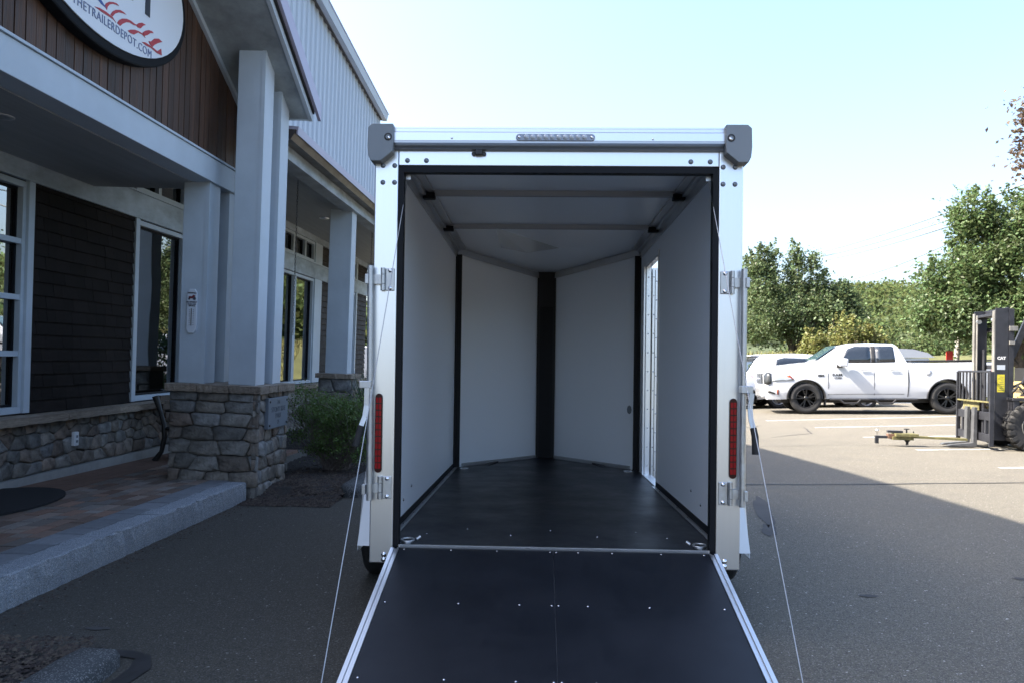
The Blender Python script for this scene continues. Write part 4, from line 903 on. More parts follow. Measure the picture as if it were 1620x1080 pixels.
for s in (-1, 1):
    a, b = sorted((s*0.699, s*0.672))
    T('roof_rail', M_rail, (a, b, 0.06, VS, 2.000, 2.030)); a, b = sorted((s*0.671, s*0.630)); T('roof_rail', M_rail, (a, b, 0.06, VS, 2.018, 2.030))
    a, b = sorted((s*0.699, s*0.693)); T('roof_rail', M_rail, (a, b, 0.06, VS, 1.955, 1.999))
    for vv in (0.95, 1.86): a, b = sorted((s*0.69, s*0.625)); T('bow_bracket', M_seal, (a, b, vv-0.022, vv+0.022, 1.985, 2.017), bevel=0.004)
    g = MB(); g.bar((s*0.690, VS-0.012, 2.002), (s*0.045, VA-0.075, ZA-0.022), 0.012, 0.045); g.build('nose_rail', M_rail, tr)
    a, b = sorted((s*0.699, s*0.655)); T('corner_trim', M_post, (a, b, VS-0.012, VS+0.004, FZ+0.004, 1.975))
    a, b = sorted((s*0.699, s*0.690)); T('corner_trim', M_post, (a, b, VS-0.040, VS-0.013, FZ+0.004, 1.975))
    # wall base angle with screws
    vend = VS if s < 0 else DV0
    a, b = sorted((s*0.699, s*0.694)); T('base_angle', M_seal, (a, b, 0.06, vend, FZ+0.003, FZ+0.035)); a, b = sorted((s*0.693, s*0.670)); T('base_angle', M_rail, (a, b, 0.06, vend, FZ+0.001, FZ+0.005))
    for k in range(9):
        vv = 0.15+k*0.3
        if vv < vend: inst('screw', scr_me, tr, (s*0.681, vv, FZ+0.005), (0.8, 0.8, 0.8), (-math.pi/2, 0, 0))
    for (vv, z_) in ((0.75, 0.50), (0.52, 0.465)) : inst('screw', scr_me, tr, (s*0.6995, vv, z_), (1, 1, 1), (0, 0, -s*math.pi/2))
    # corner gusset + black rail start at rear
    T('gusset', M_rail, (*sorted((s*0.628, s*0.608)), 0.046, 0.050, 1.862, 1.880))
    # tie-down rings
    g = MB(); g.lathe([(0, 0), (0.022, 0), (0.022, 0.004), (0, 0.004)], (s*0.600, 0.055, FZ+0.001), (0, 0, 1), 16); td = g.build('tie_down_ring', M_galv, tr)
    g = MB(); g.tube([(s*0.600+0.026*math.cos(t), 0.060+0.022*math.sin(t), FZ+0.012+0.003*math.sin(t)) for t in np.linspace(0, 2*math.pi, 15)], 0.0045, 6, False); g.tube([(s*0.565, 0.075, FZ+0.012), (s*0.55, 0.082, FZ+0.022)], 0.007, 8); g.build('ring', M_galv, td)
    T('floor_anchor', M_chrome, (*sorted((s*0.640, s*0.580)), VS-0.10, VS-0.04, FZ+0.001, FZ+0.006))
for vv in (0.95, 1.86): g = MB(); g.prism([(vv-0.012, 2.003), (vv+0.012, 2.003), (vv+0.018, 2.030), (vv-0.018, 2.030)], 0, -0.629, 0.629); g.build('roof_bow', M_bow, tr)
T('centre_trim', M_post, (-0.079, 0.079, VA-0.115, VA-0.10, FZ+0.004, ZA+0.01)); T('centre_trim_rib', M_seal, (-0.055, 0.055, VA-0.120, VA-0.1155, FZ+0.004, ZA-0.29))
g = MB(); g.lathe([(0, 0), (0.018, 0)], (0, 0, 0), (0, 1, 0), 16); pl = Vector((0.70, VA-VS, 0))
def on_nose(x_): return VA-(VA-VS)*abs(x_)/0.70
g = MB(); P = [(0.635+0.016*math.cos(t), 0.815+0.034*math.sin(t)) for t in np.linspace(0, 2*math.pi, 9)[:-1]]
g.add([(p[0], on_nose(p[0])-0.004, p[1]) for p in P]+[(p[0], on_nose(p[0])-0.0005, p[1]) for p in P], [tuple(range(8))]+[(i, (i+1) % 8, (i+1) % 8+8, i+8) for i in range(8)]); g.build('vent_plug', M_greyp, tr)
for s in (-1, 1): g = MB(); g.bar((s*0.64, on_nose(0.64)-0.012, FZ+0.014), (s*0.08, on_nose(0.08)-0.012, FZ+0.014), 0.012, 0.026); g.build('nose_base_angle', M_rail, tr)
# floor
g = MB(); g.add([(-0.70, 0.004, FZ), (0.70, 0.004, FZ), (0.70, VS, FZ), (0, VA, FZ), (-0.70, VS, FZ), (-0.70, 0.004, FZ-.02), (0.70, 0.004, FZ-.02), (0.70, VS, FZ-.02), (0, VA, FZ-.02), (-0.70, VS, FZ-.02)],
                [(0, 1, 2, 3, 4), (9, 8, 7, 6, 5)]+[(i, (i+1) % 5, (i+1) % 5+5, i+5) for i in range(5)]); g.build('floor', M_floor, tr)
for i in range(7): inst('screw', scr_me, tr, (-0.55+i*0.18+rnd.uniform(-.03, .03), 0.25+0.12*(i % 2), FZ+0.0004), (0.45, 0.45, 0.3), (-math.pi/2, 0, 0))
T('floor_edge_strip', M_rail, (-0.628, 0.628, 0.0, 0.010, FZ-0.01, FZ+0.004))
T('rear_sill', M_seal, (-0.65, 0.65, -0.001, 0.05, 0.29, FZ-0.021))
# side door frame and door swung right open
T('door_jamb', M_alup, (0.7065, 0.7385, DV1-0.012, DV1, 0.346, DZ1)); T('door_jamb', M_alup, (0.7065, 0.7385, DV0, DV0+0.008, 0.346, DZ1)); T('door_jamb', M_alup, (0.7065, 0.7385, DV0+0.008, DV1-0.012, DZ1-0.008, DZ1)); T('door_sill', M_alu, (0.690, 0.750, DV0, DV1, 0.346, 0.3665))
T('jamb_strip', M_alup, (0.690, 0.6992, DV1-0.004, DV1+0.022, 0.362, DZ1))
T('jamb_trim', M_rail, (0.694, 0.6992, DV0-0.03, DV0, FZ, DZ1+0.02)); 
sd = MB(); sd.box(0.748, 0.786, DV1-0.030, DV1-0.0, 0.34, 1.845); sd = sd.build('side_door', M_alup, tr)
g = MB(); g.add([(0.750, DV1+0.001, 0.34), (0.786, DV1+0.001, 0.34), (0.80, DV1+0.66, 0.34), (0.764, DV1+0.66, 0.34), (0.750, DV1+0.001, 1.845), (0.786, DV1+0.001, 1.845), (0.80, DV1+0.66, 1.845), (0.764, DV1+0.66, 1.845)], [(0, 1, 2, 3), (7, 6, 5, 4), (0, 4, 5, 1), (1, 5, 6, 2), (2, 6, 7, 3), (3, 7, 4, 0)]); g.build('door_leaf', M_white, sd)
T('door_rib', M_seal, (0.764, 0.768, DV1-0.0325, DV1-0.0302, 0.36, 1.83), parent=sd)
for k in range(11):
    inst('screw', scr_me, sd, (0.757, DV1-0.0302, 0.43+k*0.135), (0.7, 0.7, 0.7)); inst('screw', scr_me, sd, (0.777, DV1-0.0302, 0.40+k*0.135), (0.7, 0.7, 0.7)); inst('screw', scr_me, tr, (0.722, DV1-0.0125, 0.43+k*0.135), (0.7, 0.7, 0.7))
# chassis, fenders, wheels, tongue
M_blkst = mat('black_chassis', (0.015, 0.015, 0.016), 0.5)
g = MB(); g.box(-0.70, -0.64, 0.06, 2.7, 0.25, 0.335); g.box(0.64, 0.70, 0.06, 2.7, 0.25, 0.335)
for vv in (0.5, 1.1, 1.7, 2.3): g.box(-0.64, 0.64, vv, vv+0.05, 0.27, 0.335)
g.bar((-0.62, 2.4, 0.29), (0, 4.6, 0.40), 0.05, 0.09); g.bar((0.62, 2.4, 0.29), (0, 4.6, 0.40), 0.05, 0.09); g.tube([(-0.86, 1.02, 0.31), (0.86, 1.02, 0.31)], 0.03, 8); g.build('chassis', M_blkst, tr)
g = MB(); g.tube([(0, 4.35, 0.03), (0, 4.35, 0.95)], 0.03, 10); g.box(-0.07, 0.07, 4.28, 4.42, -0.01, 0.03); g.build('jack', M_galv, tr)
def wheel(parent, c, ax, r, wd, rimm, spokes=5, tread=True, rim_r=0.62, name='wheel'):
    """c centre, ax outward unit axis along local X or Y"""
    g = MB(); h = wd/2
    prof = [(r*rim_r, -h*0.8), (r*0.80, -h*1.0), (r*0.95, -h*0.92), (r*0.995, -h*0.6), (r, -h*0.2), (r, h*0.2), (r*0.995, h*0.6), (r*0.95, h*0.92), (r*0.80, h*1.0), (r*rim_r, h*0.8)]
    g.lathe(prof, c, ax, 36); wh = g.build(name, M_rubber, parent)
    g = MB(); rr = r*rim_r; g.lathe([(rr, h*0.8), (rr*1.02, h*0.86), (rr*0.94, h*0.82), (rr*0.90, h*0.3), (rr*0.86, -h*0.4), (0, -h*0.45)], c, ax, 32)
    A = Vector(ax); u_ = A.orthogonal().normalized(); w_ = A.cross(u_); C_ = Vector(c)
    for k in range(spokes):
        t = 2*math.pi*k/spokes+0.3
        for dt in (-0.10, 0.10):
            d1 = u_*math.cos(t+dt*0.6)+w_*math.sin(t+dt*0.6); d2 = u_*math.cos(t+dt*1.9)+w_*math.sin(t+dt*1.9)
            g.bar(C_+A*h*0.62+d1*rr*0.15, C_+A*h*0.70+d2*rr*0.93, rr*0.12, h*0.22, tuple(A))
    g.lathe([(rr*0.24, h*0.3), (rr*0.24, h*0.72), (rr*0.12, h*0.78), (0, h*0.78)], c, ax, 16)
    g.build('rim', rimm, wh); return wh
for s in (-1, 1):
    wheel(tr, (s*0.865, 1.02, 0.315), (s, 0, 0), 0.325, 0.175, M_white)
    prof = [(0.56, 0.235), (0.585, 0.30), (0.66, 0.52), (0.74, 0.625), (0.86, 0.665), (1.18, 0.665), (1.30, 0.625), (1.38, 0.52), (1.455, 0.30), (1.48, 0.235)]
    g = MB(); out = -0.928 if s < 0 else 0.946; inn = s*0.747; L = []
    for (vv, z_) in prof: L += [(inn, vv, z_), (out-s*0.03, vv, z_), (out, vv+(0.02 if vv < 1.02 else -0.02), z_-0.03)]
    for i in range(len(prof)-1):
        for k in (0, 1): g.f.append((i*3+k, i*3+k+1, (i+1)*3+k+1, (i+1)*3+k)); g.sm.append(True)
    g.v = L
    o_ = len(L); low = [(out, p[0]+(0.02 if p[0] < 1.02 else -0.02), max(0.235, p[1]-0.09)) for p in prof]; g.v += low
    for i in range(len(prof)-1): g.f.append((i*3+2, (i+1)*3+2, o_+i+1, o_+i)); g.sm.append(True)
    fo = g.build('fender', M_white, tr); sdm = fo.modifiers.new('thick', 'SOLIDIFY'); sdm.thickness = 0.004
    # rear face of fender skirt
    g = MB(); g.add([(s*0.752, 0.555, 0.236), (out-s*.005, 0.555, 0.236), (out-s*.025, 0.66, 0.56), (out-s*.06, 0.75, 0.645), (s*0.752, 0.75, 0.655), (s*0.752, 0.66, 0.56)], [(0, 1, 2, 5), (5, 2, 3, 4)]); 
    fs_ = g.build('fender_skirt', M_white, tr); sdm = fs_.modifiers.new('thick', 'SOLIDIFY'); sdm.thickness = 0.004
# ramp door
a0 = Vector((0, -0.012, 0.357)); a1 = Vector((0, -1.27, 0.032)); dr = (a1-a0).normalized(); nr = Vector((1, 0, 0)).cross(dr); nr = -nr if nr.z < 0 else nr
RM = Matrix(((1, 0, 0, a0.x), (0, dr.y, nr.y, a0.y), (0, dr.z, nr.z, a0.z), (0, 0, 0, 1))); RL = (a1-a0).length
def Rb(name, m_, *boxes, parent=None, bevel=0.0):
    g = MB()
    for b in boxes: g.box(*b, M=RM)
    return g.build(name, m_, parent or tr, bevel=bevel)
rp = Rb('ramp_door', M_white, (-0.648, 0.648, 0.0, RL, -0.045, -0.008))
Rb('ramp_surface', M_floor, (-0.622, -0.0006, 0.004, RL-0.02, -0.006, 0.0), (0.0006, 0.622, 0.004, RL-0.02, -0.006, 0.0), parent=rp)
for s in (-1, 1):
    Rb('edge_rail', M_alu, (*sorted((s*0.655, s*0.641)), 0.012, RL, -0.046, 0.004), (*sorted((s*0.6405, s*0.629)), 0.012, RL, -0.007, -0.001), (*sorted((s*0.6285, s*0.6225)), 0.012, RL, -0.007, 0.004), parent=rp)
Rb('end_rail', M_alu, (-0.62, 0.62, RL-0.019, RL+0.02, -0.02, 0.003), parent=rp)
Rb('hinge_strip', M_rail, (-0.62, 0.62, -0.006, 0.002, -0.012, 0.004), parent=rp)
ang = math.atan2(-dr.z, -dr.y)
def rscrew(u_, d_): p = RM @ Vector((u_, d_, 0.0002)); inst('screw', scr_me, rp, p, (0.5, 0.35, 0.5), (-math.pi/2+ang, 0, 0))
for u_ in (-0.60, -0.41, -0.225, -0.012, 0.012, 0.10, 0.235, 0.43, 0.60): rscrew(u_, 0.018)
for u_ in (-0.60, -0.34, -0.125, -0.012, 0.012, 0.115, 0.33, 0.59): rscrew(u_, 0.42); rscrew(u_, 0.85); rscrew(u_, 1.2)
# cables
for s in (-1, 1):
    top = Vector((s*0.630, 0.09, 1.865)); bot = RM @ Vector((s*0.636, RL-0.03, 0.01))
    g = MB(); n = 24
    g.tube([top.lerp(bot, i/n)+Vector((0, 0, -0.012*math.sin(math.pi*i/n))) for i in range(n+1)], 0.0017, 5); g.build('ramp_cable', M_galv, tr)

# ------------------------------------------------------------------ vehicles
M_cglass = mat('car_glass', (0.015, 0.020, 0.028), 0.03, spec=0.9); M_carw = mat('car_white', (0.48, 0.50, 0.54), 0.18, coat=0.8)
M_blackp = mat('black_plastic', (0.022, 0.022, 0.024), 0.5); M_brim = mat('black_rim', (0.012, 0.012, 0.013), 0.25); M_hl = mat('headlamp_glass', (0.30, 0.33, 0.37), 0.08, spec=0.8)
M_amber = mat('amber_lens', (0.22, 0.035, 0.01), 0.2); M_silver = mat('silver_rim', (0.5, 0.5, 0.52), 0.3, metal=0.8); M_dglass = mat('windscreen', (0.06, 0.11, 0.13), 0.03, spec=0.9); M_grl = mat('grille_grey', (0.05, 0.055, 0.06), 0.35, metal=0.5)
def vehicle_body(st, name, m_, parent, arches, frame_off):
    """st: (x, [(halfwidth,z)...]); mirrored loft, wheel arches cut out"""
    g = MB(); k = len(st[0][1]); ring = 2*k
    for (x, sec) in st:
        for (h, z) in sec: g.v.append((x, -h, z))
        for (h, z) in reversed(sec): g.v.append((x, h, z))
    for i in range(len(st)-1):
        for j in range(ring): g.f.append((i*ring+j, i*ring+(j+1) % ring, (i+1)*ring+(j+1) % ring, (i+1)*ring+j)); g.sm.append(True)
    g.f += [tuple(range(ring))[::-1], tuple(range((len(st)-1)*ring, len(st)*ring))]; g.sm += [False, False]
    o = g.build(name, m_, None, off=(0, 0, 0))
    cuts = []
    for (cx, cz, r) in arches:
        for s in (-1, 1):
            c = MB(); c.cyl((cx, s*0.62, cz), r, s*0.6, (0, 1, 0), 40); co = c.build('c', m_, None, off=(0, 0, 0)); md = o.modifiers.new('b', 'BOOLEAN'); md.object = co; md.operation = 'DIFFERENCE'; md.solver = 'EXACT'; cuts.append(co)
    dg = bpy.context.evaluated_depsgraph_get(); me = bpy.data.meshes.new_from_object(o.evaluated_get(dg)); o.modifiers.clear(); o.data = me
    for c in cuts: bpy.data.objects.remove(c)
    for p in me.polygons: p.use_smooth = True
    try: me.set_sharp_from_angle(angle=R(28))
    except Exception: pass
    o.parent = parent; return o
def surf(st, x, z):
    for i in range(len(st)-1):
        if st[i][0] <= x <= st[i+1][0]:
            t = (x-st[i][0])/(st[i+1][0]-st[i][0]); sec = [((1-t)*a[0]+t*b[0], (1-t)*a[1]+t*b[1]) for a, b in zip(st[i][1], st[i+1][1])]; break
    else: sec = st[-1][1]
    for a, b in zip(sec[:-1], sec[1:]):
        if a[1] <= z <= b[1] and b[1] > a[1]: u_ = (z-a[1])/(b[1]-a[1]); return a[0]+(b[0]-a[0])*u_
    return sec[-2][0]
def skin(st, poly, side, name, m_, parent, proud=0.004, thick=0.01, sub=6):
    """panel that follows the body side; poly in (x,z)"""
    bm = bmesh.new(); vs = [bm.verts.new((p[0], 0, p[1])) for p in poly]; f = bm.faces.new(vs)
    for i in range(1):
        bmesh.ops.triangulate(bm, faces=bm.faces[:])
        bmesh.ops.subdivide_edges(bm, edges=[e for e in bm.edges if e.calc_length() > 0.12], cuts=2, use_grid_fill=True)
    bmesh.ops.triangulate(bm, faces=bm.faces[:])
    for v in bm.verts: v.co.y = side*(surf(st, v.co.x, v.co.z)+proud)
    me = bpy.data.meshes.new(name); bm.to_mesh(me); bm.free(); me.materials.append(m_)
    for p in me.polygons: p.use_smooth = True
    o = bpy.data.objects.new(name, me); col.objects.link(o); o.parent = parent
    sd_ = o.modifiers.new('t', 'SOLIDIFY'); sd_.thickness = thick; sd_.offset = 0; return o
def P(parent, name, m_, *boxes, bevel=0.01):
    g = MB()
    for b in boxes: g.box(*b)
    return g.build(name, m_, parent, off=(0, 0, 0), bevel=bevel)

# pick-up: local x from nose (0) to tail (5.88), y=-1 is the side facing the camera
ty = R(9.5); n0 = Vector((6.51, 23.06, 0)); tz = -0.095
hd = Vector((math.cos(ty), -math.sin(ty), 0.021)).normalized(); lat = Vector((math.sin(ty), math.cos(ty), 0)); upt = hd.cross(lat)
TF = Matrix(((hd.x, lat.x, upt.x, n0.x-0.0), (hd.y, lat.y, upt.y, n0.y), (hd.z, lat.z, upt.z, tz-0.02), (0, 0, 0, 1)))
pk = thing('pickup_truck', 'white four-door pickup truck with black wheels parked side-on', 'pickup truck', (0, 0, 0), TF)
def sec(w0, zb, w1, w2, zm, w3, zbelt, w4, zr, zc): return [(w0*0.5, zb), (w0, zb), (w1, zb+0.18), (w2, zm), (w3, zbelt-0.06), (w3-0.05, zbelt), (w4, zr-0.04), (w4-0.10, zr), (0, zc)]
st = [(0.00, sec(.70, .42, .78, .78, .80, .72, 1.06, .68, 1.12, 1.13)), (0.10, sec(.86, .40, .92, .92, .80, .88, 1.16, .78, 1.23, 1.25)), (0.30, sec(.93, .40, .97, .98, .85, .95, 1.23, .82, 1.30, 1.33)),
      (0.75, sec(.95, .42, 1.0, 1.0, .9, .96, 1.29, .84, 1.36, 1.39)), (1.30, sec(.95, .42, 1.0, 1.0, .9, .97, 1.35, .86, 1.41, 1.44)), (1.42, sec(.95, .42, 1.0, 1.0, .9, .97, 1.36, .86, 1.47, 1.50)),
      (1.98, sec(.95, .42, .99, 1.0, .9, .97, 1.37, .76, 1.84, 1.87)), (2.35, sec(.95, .42, .99, 1.0, .9, .97, 1.38, .74, 1.92, 1.95)), (2.9, sec(.95, .42, .99, 1.0, .9, .97, 1.38, .74, 1.93, 1.965)), (3.42, sec(.95, .42, .99, 1.0, .9, .97, 1.38, .74, 1.91, 1.94)),
      (3.52, sec(.95, .42, .99, 1.0, .9, .97, 1.38, .74, 1.86, 1.89)), (3.72, sec(.95, .42, .99, 1.0, .9, .97, 1.38, .86, 1.44, 1.45)), (3.76, sec(.95, .42, .99, 1.0, .9, .98, 1.37, .90, 1.39, 1.39)), (4.7, sec(.95, .44, 1.0, 1.01, .9, .98, 1.38, .90, 1.40, 1.40)), (5.6, sec(.93, .46, .98, .99, .9, .97, 1.39, .90, 1.41, 1.41)), (5.86, sec(.88, .50, .93, .94, .9, .93, 1.38, .88, 1.40, 1.40))]
body = vehicle_body(st, 'body', M_carw, pk, [(1.11, 0.44, 0.50), (4.70, 0.44, 0.50)], 0)
for sd_ in (-1, 1):
    skin(st, [(2.00, 1.40), (2.80, 1.40), (2.80, 1.84), (2.42, 1.85), (2.22, 1.78)], sd_, 'side_window', M_cglass, pk); skin(st, [(2.94, 1.40), (3.42, 1.41), (3.40, 1.82), (3.34, 1.845), (2.94, 1.845)], sd_, 'side_window', M_cglass, pk)
    skin(st, [(2.81, 1.40), (2.93, 1.40), (2.93, 1.845), (2.81, 1.845)], sd_, 'door_pillar', M_blackp, pk, 0.003)
    for xx in (1.68, 2.86): skin(st, [(xx, 0.52), (xx+0.012, 0.52), (xx+0.012, 1.36), (xx, 1.36)], sd_, 'door_gap', M_blackp, pk, 0.005, 0.004)
    skin(st, [(3.70, 0.48), (3.722, 0.48), (3.745, 0.9), (3.735, 1.36), (3.715, 1.36), (3.723, 0.9)], sd_, 'cab_gap', M_blackp, pk, 0.005, 0.004)
    skin(st, [(1.70, 0.545), (3.62, 0.545), (3.62, 0.556), (1.70, 0.556)], sd_, 'door_crease', M_grl, pk, 0.004, 0.003)
    for xx in (2.62, 3.36): yy = sd_*(surf(st, xx, 1.20)+0.03); g = MB(); g.bar((xx-0.11, yy, 1.215), (xx+0.11, yy, 1.215), 0.022, 0.034); g.build('door_handle', M_carw, pk, off=(0, 0, 0), bevel=0.006)
    # mirror
    g = MB(); g.prism([(1.94, 1.30), (2.16, 1.30), (2.18, 1.50), (2.05, 1.53), (1.95, 1.49)], 1, sd_*1.04, sd_*1.22); mi = g.build('mirror', M_carw, pk, off=(0, 0, 0), bevel=0.03); g = MB(); g.bar((1.98, sd_*0.93, 1.34), (1.97, sd_*1.06, 1.30), 0.14, 0.05); g.build('mirror_arm', M_blackp, mi, off=(0, 0, 0))
    skin(st, [(0.015, 0.84), (0.10, 0.82), (0.20, 0.85), (0.19, 1.14), (0.10, 1.17), (0.02, 1.07)], sd_, 'grille_side', M_grl, pk, 0.022, 0.02)
    skin(st, [(0.21, 0.90), (0.55, 0.92), (0.78, 0.93), (0.70, 1.00), (0.48, 1.05), (0.22, 1.10)], sd_, 'headlight', M_hl, pk, 0.012)
    skin(st, [(0.62, 0.945), (0.80, 0.95), (0.70, 1.06), (0.60, 1.10)], sd_, 'amber_lens', M_amber, pk, 0.009)
    skin(st, [(0.34, 0.54), (0.39, 0.54), (0.38, 0.68), (0.34, 0.68)], sd_, 'side_marker', M_amber, pk, 0.006); skin(st, [(0.10, 0.60), (0.28, 0.55), (0.30, 0.58), (0.12, 0.66)], sd_, 'bumper_slot', M_blackp, pk, 0.005)
    skin(st, [(5.76, 0.95), (5.85, 0.95), (5.85, 1.34), (5.78, 1.34)], sd_, 'tail_light', M_red, pk, 0.006)
    # fuel door on the camera side
    if sd_ < 0: skin(st, [(4.22+0.075*math.cos(t), 1.13+0.085*math.sin(t)) for t in np.linspace(0, 6.28, 13)[:-1]], sd_, 'fuel_door', M_carw, pk, 0.006, 0.006)
    g = MB(); g.tube([(1.72, sd_*0.96, 0.40), (3.95, sd_*0.96, 0.40)], 0.035, 8)
    for xx in (2.15, 3.05): g.tube([(xx-.16, sd_*0.99, 0.39), (xx-.06, sd_*1.02, 0.30), (xx+.26, sd_*1.02, 0.30), (xx+.36, sd_*0.99, 0.39)], 0.028, 8)
    g.build('side_step', M_blackp, pk, off=(0, 0, 0))
    P(pk, 'mud_flap', M_blackp, (1.60, 1.63, *sorted((sd_*0.72, sd_*0.94)), 0.24, 0.46), bevel=0)
    for cx in (1.11, 4.70):
        wheel(pk, (cx, sd_*0.86, 0.435), (0, sd_, 0), 0.425, 0.27, M_brim, 5)
        g = MB(); g.lathe([(0.49, -0.30), (0.49, 0.02), (0.515, 0.025), (0.52, 0.0)], (cx, sd_*0.985, 0.44), (0, sd_, 0), 40)
        g.v = [p if p[2] > 0.42 else (p[0], p[1], 0.42) for p in g.v]; g.build('wheel_well', M_blackp, pk, off=(0, 0, 0))
for (a, b, h, m_) in (((2.6, 1.05), (2.75, 1.08), 0.09, M_txtd),): pass
TK = lambda x_, z_: Matrix.Translation((x_, -(surf(st, x_, z_)+0.006), z_)) @ Matrix(((1, 0, 0, 0), (0, 0, -1, 0), (0, 1, 0, 0), (0, 0, 0, 1)))
textmesh('badge', 'RAM', 0.10, TK(1.92, 1.075), M_blackp, pk, (0, 0, 0), extr=0.004, bold=0.001, scale=(1.25, 1)); textmesh('badge', '1500', 0.075, TK(1.93, 0.995), M_blackp, pk, (0, 0, 0), extr=0.004, bold=0.0, scale=(1.35, 1)); textmesh('badge', 'HEMI', 0.06, TK(1.50, 1.055), M_blackp, pk, (0, 0, 0), extr=0.004, bold=0.006, scale=(1.1, 1))
# windscreen, rear glass, hood, grille, bed cover, underbody
g = MB(); g.add([(1.405, -.80, 1.492), (1.405, .80, 1.492), (1.955, .66, 1.868), (1.955, -.66, 1.868), (1.385, -.80, 1.512), (1.385, .80, 1.512), (1.935, .66, 1.888), (1.935, -.66, 1.888)], [(0, 1, 2, 3), (7, 6, 5, 4), (0, 4, 5, 1), (1, 5, 6, 2), (2, 6, 7, 3), (3, 7, 4, 0)]); g.build('windscreen', M_dglass, pk, off=(0, 0, 0))
for s in (-1, 1): skin(st, [(1.46, 1.43), (1.84, 1.43), (2.03, 1.70), (2.02, 1.82), (1.92, 1.78)], s, 'windscreen_edge', M_dglass, pk, 0.004) if False else None
P(pk, 'grille', M_grl, (-0.035, 0.03, -0.66, 0.66, 0.84, 1.12)); P(pk, 'grille_bar', M_chrome, (-0.05, -0.036, -0.50, 0.50, 0.965, 0.995), (-0.05, -0.036, -0.02, 0.02, 0.86, 1.10), bevel=0)
P(pk, 'bed_cover', M_blackp, (3.80, 5.80, -0.93, 0.93, 1.415, 1.455)); P(pk, 'underbody', M_blackp, (0.5, 5.5, -0.55, 0.55, 0.30, 0.50), bevel=0)
P(pk, 'front_bumper', M_carw, (-0.06, 0.12, -0.82, 0.82, 0.44, 0.76), bevel=0.05)
g = MB(); g.lathe([(0.0, 0), (0.05, 0.02), (0.06, 0.10), (0.0, 0.12)], (4.1, -0.3, 0.36), (1, 0, 0), 12); g.build('axle', M_blackp, pk, off=(0, 0, 0))

# SUV: local x from tail (0) to nose (4.8); y=-1 towards camera
ss_ = lambda w0, zb, w1, zm, w3, zbelt, w4, zr: [(w0*0.5, zb), (w0, zb), (w1, zb+.2), (w1, zm), (w3, zbelt-.05), (w3-.03, zbelt), (w4, zr-.05), (w4-.1, zr), (0, zr+.02)]
sv = [(0.0, ss_(.72, .42, .80, .7, .80, 1.02, .70, 1.06)), (0.06, ss_(.84, .36, .90, .7, .88, 1.06, .74, 1.12)), (0.40, ss_(.90, .34, .95, .7, .92, 1.10, .68, 1.60)), (0.55, ss_(.90, .34, .96, .7, .93, 1.10, .68, 1.71)), (1.6, ss_(.90, .34, .97, .7, .94, 1.08, .70, 1.76)), (2.7, ss_(.90, .34, .97, .7, .94, 1.05, .68, 1.72)),
      (3.1, ss_(.90, .34, .97, .7, .94, 1.04, .68, 1.55)), (3.65, ss_(.90, .34, .97, .7, .92, 1.02, .74, 1.12)), (4.4, ss_(.90, .36, .95, .7, .86, .95, .70, 1.02)), (4.72, ss_(.80, .40, .84, .65, .74, .82, .60, .88)), (4.80, ss_(.6, .44, .66, .62, .6, .74, .5, .78))]
def make_suv(loc, rz, label, sz):
    o = thing('parked_car', label, 'car', (0, 0, 0), Matrix.Translation(loc) @ Matrix.Rotation(rz, 4, 'Z'))
    vehicle_body(sv, 'body', M_carw, o, [(1.02, 0.37, 0.42), (3.85, 0.37, 0.42)], 0)
    for s in (-1, 1):
        skin(sv, [(0.86, 1.20), (1.02, 1.12), (1.98, 1.14), (2.02, 1.60), (1.25, 1.62), (1.02, 1.56)], s, 'side_window', M_cglass, o); skin(sv, [(2.08, 1.14), (3.25, 1.08), (3.02, 1.45), (2.65, 1.60), (2.10, 1.61)], s, 'side_window', M_cglass, o)
        skin(sv, [(0.07, 0.72), (0.20, 0.72), (0.20, 1.02), (0.07, 1.02)], s, 'tail_light', M_red, o, 0.008); skin(sv, [(4.2, .78), (4.6, .72), (4.55, .82), (4.2, .92)], s, 'headlight', M_hl, o, 0.006)
        P(o, 'side_mirror', M_carw, (2.95, 3.12, *sorted((s*0.95, s*1.10)), 1.05, 1.20), bevel=0.03)
        P(o, 'sill_trim', M_blackp, (1.45, 3.4, *sorted((s*0.90, s*0.965)), 0.27, 0.37), bevel=0)
        for cx in (1.02, 3.85):
            wheel(o, (cx, s*0.84, 0.36), (0, s, 0), 0.36, 0.22, M_silver, 5)
            g = MB(); g.lathe([(0.41, -0.3), (0.41, 0.0)], (cx, s*0.95, 0.37), (0, s, 0), 32); g.v = [p if p[2] > 0.35 else (p[0], p[1], 0.35) for p in g.v]; g.build('wheel_well', M_blackp, o, off=(0, 0, 0))
    g = MB(); g.add([(0.075, -.66, 1.16), (0.075, .66, 1.16), (0.37, .58, 1.57), (0.37, -.58, 1.57), (0.055, -.66, 1.17), (0.055, .66, 1.17), (0.35, .58, 1.58), (0.35, -.58, 1.58)], [(0, 1, 2, 3), (7, 6, 5, 4), (0, 4, 5, 1), (1, 5, 6, 2), (2, 6, 7, 3), (3, 7, 4, 0)]); g.build('rear_window', M_cglass, o, off=(0, 0, 0))
    P(o, 'spoiler', M_carw, (0.22, 0.62, -.62, .62, 1.66, 1.70)); P(o, 'rear_bumper', M_blackp, (0.03, 0.2, -.78, .78, 0.28, 0.46)); P(o, 'underbody', M_blackp, (0.4, 4.4, -.55, .55, .24, .4), bevel=0)
    P(o, 'number_plate', M_hl, (-0.012, 0.0, -.16, .16, .74, .86), bevel=0)
    return o
suv = make_suv((6.62, 26.1, ground_z(6.6, 25)), R(3), 'white SUV behind the pickup truck, tail towards the trailer', 0)
c2 = copy_tree(suv); c2.matrix_world = Matrix.Translation((2.6, 25.6, ground_z(4, 25))) @ Matrix.Rotation(R(2), 4, 'Z'); c2['label'] = 'white car glimpsed through the open side door of the trailer'
